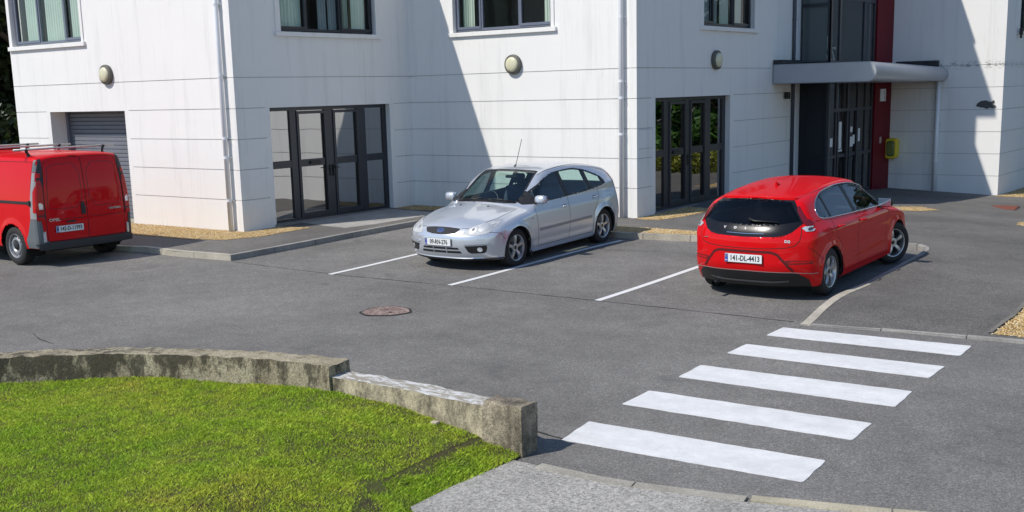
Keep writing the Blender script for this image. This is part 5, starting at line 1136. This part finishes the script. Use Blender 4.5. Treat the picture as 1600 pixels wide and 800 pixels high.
    for sg in (-1,1): z,_=B.proj(np.array([[1.25,sg*.28]]),'z',1); mb=MB(); mb.box(1.235,1.265,sg*.28-.014,sg*.28+.014,z[0][2]-.005,z[0][2]+.010,bev=.004); mb.build('washer_jet',M_black,r)
    # cabin
    mb=MB(); mb.box(.45,.92,-.62,.62,.55,.88,bev=.07); mb.box(.60,.90,-.52,.52,.82,.935,bev=.04); d=mb.build('dashboard',M_dash,r,50); mb=MB(); mb.box(.74,.86,.20,.44,.940,.944); mb.build('paper_on_dashboard',M_paper,r)
    mb=MB(); S2=Matrix.Translation((.38,-.36,.90))@Matrix.Rotation(R(-25),4,'Y'); mb.tube([S2@Vector((0,.185*math.cos(a),.185*math.sin(a))) for a in [2*math.pi*k/28 for k in range(28)]],.015,8,closed=True); mb.box(-.01,.03,-.06,.06,-.05,.05,S2,bev=.015); mb.box(0,.012,-.18,.18,-.015,.015,S2); mb.tube([S2@Vector((0,0,0)),S2@Vector((.3,0,-.05))],.03,8); mb.build('steering_wheel',M_black,r,50)
    for y in (.36,-.36): seat(r,-.05,y,.50)
    mb=MB(); mb.box(-1.1,-.72,-.62,.62,.38,.60,bev=.06); mb.box(-1.3,-1.12,-.62,.62,.55,1.02,bev=.05); mb.build('rear_bench',M_seat,r,50)
    mb=MB(); mb.box(.18,.215,-.12,.12,1.29,1.345,bev=.015); mb.build('interior_mirror',M_black,r); 
    r.rotation_mode='XYZ'; zf,zr=Tz(-11.44,14.26),Tz(-11.44,16.9); pitch=math.atan2(zf-zr,2.64); r.location.z=(zf+zr)/2+.003
    r.matrix_basis=Matrix.Translation((-11.41,15.58,(zf+zr)/2-.022))@Matrix.Rotation(R(-90+CAR_YAW[0]),4,'Z')@Matrix.Rotation(-pitch,4,'Y')
    return r
CAR_YAW=[0.5,0,0]
# ---------------------------------------------------------------- red hatchback (rear toward camera, forward = +Y)
def red_car():
    r=empty('parked_car'); tag(r,'red hatchback seen from behind with black tailgate glass and steered front wheels','car')
    H0=sp([-2.3,-2.05,-1.92,-1.78,-1.5,-1.1,-.6,-.15,.15,.4,.75,1.05,1.16,1.5,1.9,2.1,2.3],[1.06,1.16,1.235,1.30,1.355,1.402,1.432,1.438,1.415,1.345,1.18,1.03,.995,.935,.845,.75,.58])
    Wp=sp([-2.3,-2.1,-1.9,-1.6,-1.3,0,1.3,1.7,2.0,2.3],[.70,.80,.85,.885,.897,.897,.895,.87,.80,.62]); Wz=sp([.12,.2,.3,.45,.6,.72,.82,.88,.96,1.02],[-.09,-.04,-.012,-.010,-.022,-.022,-.006,-.016,-.062,-.10])
    zb=sp([-2,-1.3,-.5,.4,1.0,2.3],[1.04,1.015,.985,.96,.94,.90]); Rr=sp([.1,.26,.38,.51,.66,.78,.88,.96,1.04,1.16,1.28,1.38],[-1.93,-2.03,-2.10,-2.13,-2.13,-2.125,-2.10,-2.06,-2.00,-1.92,-1.83,-1.72]); Fr=sp([.1,.2,.32,.45,.58,.70,.80,.9],[2.05,2.15,2.21,2.235,2.22,2.16,2.02,1.8])
    def f(x,y,z):
        c=np.where(x>0,.26,.10); H=H0(x+np.where(x>0,c*np.minimum(y,.8)**2*np.clip(x*2,0,1),-.10*np.minimum(y,.8)**2*np.clip(-x-1.2,0,1)))-.085*(y/.75)**2.3
        b=zb(x); w=Wp(x)+Wz(np.minimum(z,b))-np.maximum(0,z-b)*.60
        for cx in (1.32,-1.32): rho=np.hypot(x-cx,z-.31); w=w+.022*np.exp(-((rho-.36)/.055)**2)*(z>.2)
        w=w-.016*np.exp(-((z-(.46+.03*x))/.07)**2)*np.exp(-(x/1.0)**4)
        s=y-w; t=z-H; fr=x-(Fr(z)-.34*(y/.85)**2.6); re=(Rr(z)+.30*(y/.85)**2.9)-x
        v=smax(s,t,.065); v=smax(v,fr*.8,.09); v=smax(v,re*.85,.06); return v
    B=Body(f,((-2.22,2.35),(-1.0,1.0),(.17,1.52)),((-1.65,1.65),(-.4,.4),(.22,.6)),.022).mesh()
    top=sp([-1.54,-1.47,-1.32,-1.0,-.5,-.1,.22,.52,.74,.86],[1.11,1.19,1.265,1.330,1.358,1.345,1.295,1.19,1.08,1.0]); bot=sp([-1.54,-1.4,-.8,-.1,.86],[1.075,1.04,1.012,.99,.965])
    up=lambda P:P[:,2]>.85; polys=[]
    for sg in (1,-1):
        polys+=[('gfront'+'LR'[sg<0],band(top,bot,-.29,.66),'y',sg,up),('grear'+'LR'[sg<0],band(top,bot,-1.14,-.38),'y',sg,up),('gquarter'+'LR'[sg<0],band(top,bot,-1.49,-1.19),'y',sg,up),
          ('black'+'LR'[sg<0],band(top,bot,-1.525,.85,40,-.008),'y',sg,up),('hole',circ(1.32,.315,.352),'y',sg,lambda P:(np.abs(P[:,1])>.5)&(P[:,2]<.8)),('hole',circ(-1.32,.315,.352),'y',sg,lambda P:(np.abs(P[:,1])>.5)&(P[:,2]<.8))]
    ws=[(1.02,.0),(1.01,.25),(.95,.48),(.845,.675),(.80,.70),(.24,.565),(.215,.53),(.265,.3),(.28,0)]; ws=ws+[(a,-b) for a,b in ws[::-1] if b>0]
    rg=[(-.655,1.040),(-.60,1.125),(-.53,1.220),(-.49,1.270),(-.3,1.287),(0,1.293),(.3,1.287),(.49,1.270),(.53,1.220),(.60,1.125),(.655,1.040),(.45,1.010),(0,1.000),(-.45,1.010)]
    rk=[(-.71,1.040),(-.66,1.105),(-.60,1.185),(-.55,1.255),(-.50,1.290),(0,1.310),(.50,1.290),(.55,1.255),(.60,1.185),(.66,1.105),(.71,1.040),(.665,0.985),(.60,0.917),(.52,0.875),(.40,0.855),(0,0.845),(-.40,0.855),(-.52,0.875),(-.60,0.917),(-.665,0.985)]
    polys+=[('glass',ws,'z',1,lambda P:P[:,2]>.95),('glassd',rg,'x',-1,lambda P:(P[:,0]<-1.5)),('pano',rk,'x',-1,lambda P:(P[:,0]<-1.5)),('blackb',[(-.80,0),(.80,0),(.77,.30),(.68,.375),(.60,.398),(-.60,.398),(-.68,.375),(-.77,.30)],'x',-1,lambda P:P[:,0]<-1.75)]
    B.snap(polys)
    P={'paint':paint('red_paint',(.60,.001,.004),0,.5,coat=.45,spec=.1)}
    m=lambda *n: np.isin(B.reg,n)
    keep=~m('hole','glass','glassd','black','pano','blackb')&~np.array([str(q)[:2] in ('gf','gr','gq','bl') for q in B.reg]); B.part('body',keep,P['paint'],r); [B.part('side_trim',m('black'+q_),M_black,r,off=-.001) for q_ in 'LR']; B.part('cabin_lining',keep|m('blackL','blackR'),M_lining,r,off=-.03,flip=True)
    gb=simple('gloss_black',(.008,.008,.010),.25,coat=.12,Specular_IOR_Level=.3)
    B.part('tailgate_panel',m('pano'),gb,r,off=-.001); B.part('rear_bumper_trim',m('blackb'),M_black,r,off=.002)
    nn=np.abs(B.normal(B.P[B.Q].mean(1))[:,1]); cx=B.P[B.Q].mean(1)[:,0]
    B.part('windscreen',m('glass'),M_cglass,r,off=-.004); tg=glass_mat('tinted_glass',(.55,.62,.60),1.9); [B.part('side_window',m(k+c),tg,r,off=-.005) for k in ('gfront','grear','gquarter') for c in 'LR']; B.part('rear_window',m('glassd'),M_priv,r,off=-.003)
    # spoiler lip
    lp=[(y,1.317-.02*(y/.55)**2) for y in np.linspace(-.52,.52,21)]; Pp,_=B.proj(np.array(lp),'x',-1); mb=MB(); mb.tube([(p[0]-.008,p[1],p[2]+.004) for p in Pp],.017,8); mb.build('spoiler',P['paint'],r,True)
    for sg in (1,-1):
        T_=(lambda p:p) if sg>0 else mir
        # lamp: red upright + clear boomerang foot
        tl=T_([(.70,1.020),(.735,0.990),(.86,0.990),(.885,0.955),(.885,0.900),(.73,0.900),(.695,0.955)])
        rd=T_([(.665,1.055),(.60,1.155),(.575,1.215),(.60,1.225),(.645,1.165),(.72,1.065),(.86,1.020),(.89,0.985),(.74,0.985),(.70,1.010)])
        a=B.patch('tail_light',rd,'x',-1,simple('deep_red_lens',(.14,.001,.003),.15,coat=1),r,off=.008)
        B.patch('reversing_lens',T_([(.69,0.960),(.715,0.980),(.80,0.980),(.88,0.970),(.885,0.925),(.745,0.917)]),'x',-1,M_clearlens,a,off=.008)
        B.patch('lens_bulb',T_(circ(.775,.948,.020,16)),'x',-1,simple('bulb_dark',(.08,.08,.10),.2,metal=.5),a,off=.011,thick=.003)
        rf=B.patch('reflector_recess',T_([(.50,0.530),(.55,0.560),(.82,0.550),(.83,0.505),(.56,0.500)]),'x',-1,simple('dark_red_trim',(.18,.002,.004),.4),r,off=.001,thick=.002); B.patch('reflector',T_([(.58,0.520),(.60,0.540),(.80,0.535),(.80,0.520)]),'x',-1,M_redlens,rf,off=.005,thick=.004)
        B.line('tailgate_gap',T_([(.685,0.975),(.70,0.895),(.69,0.805),(.64,0.745),(.55,0.720),(.30,0.705),(0,0.700)]),'x',-1,M_gap,r,w=.009)
    # plate recess: dark trapezoid outline + crease
    B.line('plate_surround',[(-.62,0.415),(-.44,0.630),(-.36,0.660),(.36,0.660),(.44,0.630),(.62,0.415)],'x',-1,simple('recess_red',(.09,.001,.002),.5),r,w=.035,off=.002)
    B.line('bumper_sheen',[(-.86,0.373),(-.60,0.397),(0,0.405),(.60,0.397),(.86,0.373)],'x',-1,simple('edge_sheen',(.35,.20,.20),.3),r,w=.012,off=.006)  # sheen on the trim's top edge, painted as a pale strip
    pl,_=B.proj(np.array([[0.0,.58],[0,.52]]),'x',-1); plate(r,frameM((pl[0][0]-.016,-.0,.565),(0,-1,0),(0,0,1)),'141-DL-4413')
    B.line('diffuser_strip',[(-.55,0.275),(-.35,0.255),(.35,0.255),(.55,0.275)],'x',-1,simple('grey_trim',(.10,.10,.105),.4),r,w=.03,off=.006)
    # lettering on the black panel
    for k,ch in enumerate('VOLVO'):
        y=.30-.15*k; q,_=B.proj(np.array([[y,.950]]),'x',-1); n=B.normal(q)[0]; right=Vector((0,-1,0)); nv=Vector(n); up=nv.cross(right); text('lettering',ch,.044,simple('badge_silver',(.42,.43,.45),.5,metal=.3),r,frameM(tuple(q[0]+n*.004),tuple(right-nv*right.dot(nv)),tuple(up)),wx=1.15,bold=.002,ext=.002)
    q,_=B.proj(np.array([[-.555,.80],[.575,.805]]),'x',-1); 
    for pnt,bd,sz in ((q[0],'D2',.045),):
        n=B.normal(np.array([pnt]))[0]; nv=Vector(n); right=Vector((0,-1,0)); right=right-nv*right.dot(nv); text('badge',bd,sz,M_satin,r,frameM(tuple(pnt+n*.004),tuple(right),tuple(nv.cross(right))),wx=1.3,bold=.002)
    mb=MB(); p=q[1]; mb.box(p[0]-.006,p[0]+.004,p[1]-.035,p[1]+.035,p[2]-.006,p[2]+.006); mb.build('badge',M_chrome,r)
    B.line('tailgate_handle',[(-.26,0.893),(0,0.887),(.26,0.893)],'x',-1,M_chrome,r,w=.006,off=.003)
    # rear wiper
    q,_=B.proj(np.array([[-.02,1.07],[-.10,1.045],[-.42,1.04]]),'x',-1); mb=MB(); mb.tube([(p[0]-.03,p[1],p[2]) for p in q],[.020,.013,.006],8); mb.build('rear_wiper',M_black,r,True)
    L=[]
    for sg in (1,-1):
        L+=[B.line('g',[(.86,.93),(.86,.80),(.82,.60),(.80,.40),(.81,.27)],'y',sg,M_gap,r),B.line('g',[(-.335,.99),(-.345,.70),(-.335,.40),(-.32,.26)],'y',sg,M_gap,r),
            B.line('g',[(-1.18,1.02),(-1.24,.90),(-1.16,.78),(-1.0,.68),(-.93,.45),(-.92,.27)],'y',sg,M_gap,r),B.line('g',[(.81,.262),(-.92,.262)],'y',sg,M_gap,r,w=.006),B.line('g',[(-1.62,.53),(-1.75,.62),(-1.90,.72)],'y',sg,M_gap,r,w=.006),B.line('g',circ(-1.42,.84,.075,24),'y',sg,M_gap,r,w=.005,closed=True),
            B.line('g',[(.30,.60*sg),(.0,.60*sg),(-1.2,.56*sg),(-1.7,.50*sg)],'z',1,M_gap,r,w=.008)]
    cmerge('panel_gaps',L,r)
    for sg in (1,-1):
        tp=band(top,bot,-1.525,.85,40,-.010); B.line('window_chrome',tp,'y',sg,M_chrome,r,w=.014,off=.002,closed=True,round_=True)
        for x,z in ((-.20,.87),(-1.02,.89)):
            q,_=B.proj(np.array([[x,z]]),'y',sg); yy=q[0][1]; mb=MB(); mb.tube([(x+.095,yy,z-.004),(x+.07,yy+sg*.032,z),(x-.07,yy+sg*.034,z+.003),(x-.095,yy,z+.005)],[.010,.013,.013,.010],8); mb.build('door_handle',P['paint'],r,True)
        mirror(r,.60,sg*.84,1.01,sg,gb if sg<0 else P['paint'],None); well(r,1.32,sg,.845,.365); well(r,-1.32,sg,.845,.365)
        B.patch('headlight',(lambda p:p if sg>0 else mir(p))([(.45,.62),(.52,.72),(.72,.78),(.82,.76),(.78,.66),(.6,.62)]),'x',1,M_clearlens,r,off=.004)
    for x in (1.32,-1.32):
        for sg in (1,-1): wheel(r,x,sg*.765,.316,.20,sg,'five',.212,steer=(R(STEER) if x>0 else 0),rot0=math.pi/2+.2)
    mb=MB(); mb.box(-1.72,1.9,-.62,.62,.155,.20,bev=.02); mb.build('underbody',M_well,r)
    mb=MB(); mb.tube([(-1.95,.45,.20),(-2.09,.45,.19)],.028,12,cap=False); mb.build('exhaust_pipe',M_chrome,r,True)
    z,_=B.proj(np.array([[-1.02,0]]),'z',1); zz=z[0][2]; mb=MB(); mb.add([(-.95,0,zz-.004),(-1.02,.022,zz-.004),(-1.12,.018,zz-.004),(-1.12,-.018,zz-.004),(-1.02,-.022,zz-.004),(-1.07,0,zz+.032),(-1.12,.004,zz+.055),(-1.12,-.004,zz+.055)],[(0,1,5),(0,5,4),(1,2,6,5),(4,5,7,3),(5,6,7),(2,3,7,6)]); mb.build('shark_fin_aerial',P['paint'],r)
    mb=MB(); mb.box(.45,.92,-.60,.60,.60,.90,bev=.07); mb.build('dashboard',M_dash,r,50)
    for y in (.36,-.36): seat(r,-.05,y,.50)
    mb=MB(); mb.box(-1.1,-.72,-.60,.60,.38,.60,bev=.06); mb.box(-1.3,-1.12,-.60,.60,.55,1.0,bev=.05); mb.build('rear_bench',M_seat,r,50)
    mb=MB(); S2=Matrix.Translation((.38,-.36,.90))@Matrix.Rotation(R(-25),4,'Y'); mb.tube([S2@Vector((0,.185*math.cos(a),.185*math.sin(a))) for a in [2*math.pi*k/28 for k in range(28)]],.015,8,closed=True); mb.box(0,.012,-.18,.18,-.015,.015,S2); mb.build('steering_wheel',M_black,r,50)
    X,Yc=VPOS; zr,zf=Tz(X,Yc-1.32),Tz(X,Yc+1.32); pitch=math.atan2(zf-zr,2.64)
    r.matrix_basis=Matrix.Translation((X,Yc,(zf+zr)/2+.003))@Matrix.Rotation(R(90+CAR_YAW[1]),4,'Z')@Matrix.Rotation(-pitch,4,'Y'); return r
VPOS=(-6.22,15.54); STEER=-27
# ---------------------------------------------------------------- red van (rear toward +X, forward = -X)
def van():
    r=empty('parked_van'); tag(r,'red panel van with grey corner bumpers and roof bars, cut by the left edge','van')
    H0=sp([-.95,-.75,-.4,1,2.0,2.45,2.75,3.1,3.35,3.7,3.95],[1.86,1.905,1.93,1.94,1.93,1.88,1.72,1.38,1.18,1.06,.8]); Wp=sp([-.95,-.7,0,2.6,3.3,3.7,4.0],[.91,.935,.945,.945,.91,.83,.66]); Wz=sp([.15,.3,.45,.9,1.1,1.3,1.6,1.85,1.95],[-.05,-.02,0,0,-.008,-.028,-.075,-.13,-.16])
    Rr=sp([.2,.35,.45,.8,1.3,1.7,1.85,1.95],[-.80,-.83,-.835,-.84,-.82,-.775,-.74,-.68]); Fr=sp([.15,.3,.5,.7,.9,1.1,1.3],[3.75,3.88,3.93,3.92,3.82,3.6,3.3])
    def f(x,y,z):
        H=H0(x+.1*y*y*np.clip(x-2,0,1))-.075*(y/.85)**3; w=Wp(x)+Wz(z)
        for cx in (0,3.098): rho=np.hypot(x-cx,z-.33); w=w+.018*np.exp(-((rho-.41)/.06)**2)*(z>.2)
        s=y-w; t=z-H; fr=x-(Fr(z)-.3*(y/.9)**3); re=(Rr(z)+.075*(y/.9)**4)-x
        v=smax(s,t,.06); v=smax(v,fr*.8,.1); return smax(v,re,.055)
    B=Body(f,((-.93,4.05),(-1.02,1.02),(.30,2.02)),((-.4,3.3),(-.5,.5),(.4,1.2)),.03).mesh()
    sgc=lambda P:(np.abs(P[:,1])>.5)&(P[:,2]<.9); polys=[]
    for sg in (1,-1): polys+=[('hole',circ(0,.335,.395),'y',sg,sgc),('hole',circ(3.098,.335,.395),'y',sg,sgc),('glass',[(2.15,1.12),(3.0,1.12),(2.95,1.25),(2.62,1.62),(2.15,1.66)],'y',sg,lambda P:P[:,0]>2)]
    polys+=[('glass',[(3.25,.0),(3.2,.5),(3.08,.72),(2.62,.62),(2.60,0),(2.62,-.62),(3.08,-.72),(3.2,-.5)],'z',1,lambda P:P[:,0]>2.3)]
    B.snap(polys); red=paint('van_red_paint',(.60,.002,.006),0,.5,coat=.35,spec=.1); m=lambda *n: np.isin(B.reg,n)
    B.part('body',~m('hole','glass'),red,r); B.part('windows',m('glass'),M_priv,r,off=-.004)
    gy=simple('grey_bumper_plastic',(.115,.13,.14),.55,var=.12,scale=6,bump=.0015,bscale=150); gl=simple('pale_grey_pillar',(.27,.28,.28),.5,var=.1); dk=simple('dark_trim',(.018,.022,.028),.5)
    for sg in (1,-1):
        T_=(lambda p:p) if sg>0 else mir
        # side: corner bumper, pillar strip
        B.patch('corner_bumper',[(-.46,.33),(-.86,.33),(-.88,.55),(-.88,.83),(-.60,.83),(-.52,.62),(-.44,.48)],'y',sg,gy,r,off=.010)
        B.patch('corner_bumper',T_([(.74,.34),(.95,.36),(.96,.80),(.86,.83),(.83,.6),(.79,.46),(.74,.42)]),'x',-1,gy if sg>0 else dk,r,off=.008)
        B.patch('pillar_trim',[(-.60,.835),(-.84,.835),(-.83,1.62),(-.65,1.62)],'y',sg,gl,r,off=.006); B.patch('pillar_trim',[(-.645,1.63),(-.86,1.63),(-.80,1.84),(-.75,1.87),(-.655,1.87)],'y',sg,gy,r,off=.006)
        B.patch('pillar_seal',T_([(.775,.83),(.90,.83),(.885,1.25),(.83,1.62),(.77,1.84),(.72,1.85),(.745,1.55),(.775,1.2)]),'x',-1,dk,r,off=.004)
        tl=B.patch('tail_light',T_([(.795,.90),(.905,.90),(.90,1.2),(.86,1.46),(.80,1.50),(.775,1.38),(.785,1.1)]),'x',-1,M_redlens,r,off=.014)
        B.patch('tail_light_side',[(-.70,.95),(-.93,.90),(-.93,1.3),(-.88,1.46),(-.76,1.46),(-.70,1.30)],'y',sg,M_redlens,tl,off=.012)
        B.patch('reversing_lens',T_([(.805,1.0),(.87,.998),(.87,1.10),(.84,1.11),(.805,1.08)]),'x',-1,M_clearlens,tl,off=.018)
        B.patch('marker_lamp',T_([(.785,1.535),(.86,1.53),(.845,1.61),(.775,1.61)]),'x',-1,M_redlens,r,off=.012); B.patch('marker_lamp',T_([(.80,.80),(.90,.80),(.90,.875),(.80,.875)]),'x',-1,M_redlens,r,off=.016)
        B.patch('side_reflector',T_([(.795,.44),(.845,.43),(.845,.60),(.80,.62)]),'x',-1,M_clearlens,r,off=.012)
    bp=[(-.92,.30),(.92,.30),(.93,.40),(.75,.425),(-.75,.425),(-.93,.40)]; bo=B.patch('rear_bumper',bp,'x',-1,M_black if 0 else simple('bumper_dark',(.025,.03,.035),.5),r,off=.035,thick=.05)
    L=[B.line('g',[(0,.43),(0,1.86)],'x',-1,M_gap,r,w=.012),B.line('g',[(-.76,.435),(.76,.435)],'x',-1,M_gap,r,w=.010)]
    for sg in (1,-1):
        T_=(lambda p:p) if sg>0 else mir
        L+=[B.line('g',T_([(.765,.44),(.775,.9),(.765,1.3),(.72,1.7),(.66,1.83),(.5,1.85),(.01,1.86)]),'x',-1,M_gap,r,w=.010)]
    L+=[B.line('g',[(-.50,.50),(-.60,.75),(-.62,1.2),(-.63,1.80)],'y',1,M_gap,r,w=.008),B.line('g',[(-.62,1.80),(2.2,1.80)],'y',1,M_gap,r,w=.008)]
    cmerge('panel_gaps',L,r)
    dr=simple('pressed_panel_edge',(.10,.002,.004),.4)
    L=[]
    for sg in (1,-1):
        T_=(lambda p:p) if sg>0 else mir
        L+=[B.line('g',smooth_poly(T_([(.07,.98),(.72,.98),(.71,1.2),(.68,1.5),(.64,1.74),(.07,1.76)]),1),'x',-1,dr,r,w=.010,closed=True),B.line('g',T_([(.07,.80),(.74,.80)]),'x',-1,dr,r,w=.012)]
    cmerge('door_pressing',L,r)
    B.patch('door_handle',smooth_poly([(.035,.85),(.115,.85),(.12,.93),(.115,1.06),(.06,1.08),(.035,1.0)],1),'x',-1,M_black,r,off=.014)
    B.patch('plate_light',[(.24,.735),(.42,.735),(.42,.765),(.24,.765)],'x',-1,M_black,r,off=.012); B.patch('high_brake_light',smooth_poly([(.06,1.875),(.22,1.875),(.22,1.895),(.06,1.895)],1),'x',-1,M_redlens,r,off=.008)
    def at(y,z,o): q,_=B.proj(np.array([[y,z]]),'x',-1); n=B.normal(q)[0]; nv=Vector(n); rt=Vector((0,-1,0)); rt=rt-nv*rt.dot(nv); return frameM(tuple(q[0]+n*o),tuple(rt),tuple(nv.cross(rt)))
    plate(r,at(.37,.635,.012),'142-D-11993'); text('maker_badge','OPEL',.07,M_chrome,r,at(.63,.80,.005),wx=1.25,bold=.002); text('model_badge','VIVARO',.06,M_chrome,r,at(-.56,.905,.005),wx=1.2,bold=.002)
    B.patch('slide_rail',[(-.58,1.085),(.6,1.085),(.6,1.13),(-.58,1.13)],'y',1,M_black,r,off=.010); mb=MB(); q,_=B.proj(np.array([[-.60,1.105]]),'y',1); mb.box(-.64,-.57,q[0][1]-.005,q[0][1]+.035,1.06,1.15,bev=.012); mb.build('rail_end',M_black,r)
    for x in (0,3.098):
        for sg in (1,-1): wheel(r,x,sg*.825,.336,.215,sg,'steel',.215,mat=M_steel); well(r,x,sg,.905,.41)
    mb=MB(); mb.box(-.75,3.6,-.72,.72,.26,.32,bev=.02); mb.build('underbody',M_well,r); mb=MB(); mb.box(-.80,-.76,-.75,.75,.31,.42); mb.build('rear_valance',M_well,r)
    # roof bars
    for k,x in enumerate((-.35,1.05,2.15)):
        b=MB(); b.tube([(x,.98,2.005),(x,-.98,2.005)],.019,10); o=b.build('roof_bar',simple('aluminium_bar',(.48,.48,.47),.4,metal=.6),r,True)
        for sg in (1,-1):
            b=MB(); b.tube([(x,sg*.70,1.88),(x,sg*.74,1.96),(x,sg*.76,2.015)],[.035,.022,.03],8); b.box(x-.05,x+.05,sg*.70-.04,sg*.70+.04,1.85,1.90,bev=.01); b.build('bar_mount',M_black,o,40)
    mb=MB(); mb.tube([(.2,.45,1.93),(.05,.45,1.99),(-.02,.5,2.03)],.010,6); mb.build('roof_loop',M_black,r)
    X,Y=VANPOS; r.matrix_basis=Matrix.Translation((X,Y,Tz(X,Y)+.0))@Matrix.Rotation(R(180+CAR_YAW[2]),4,'Z'); return r
VANPOS=(-18.68,11.42)
silver_car(); red_car(); van()
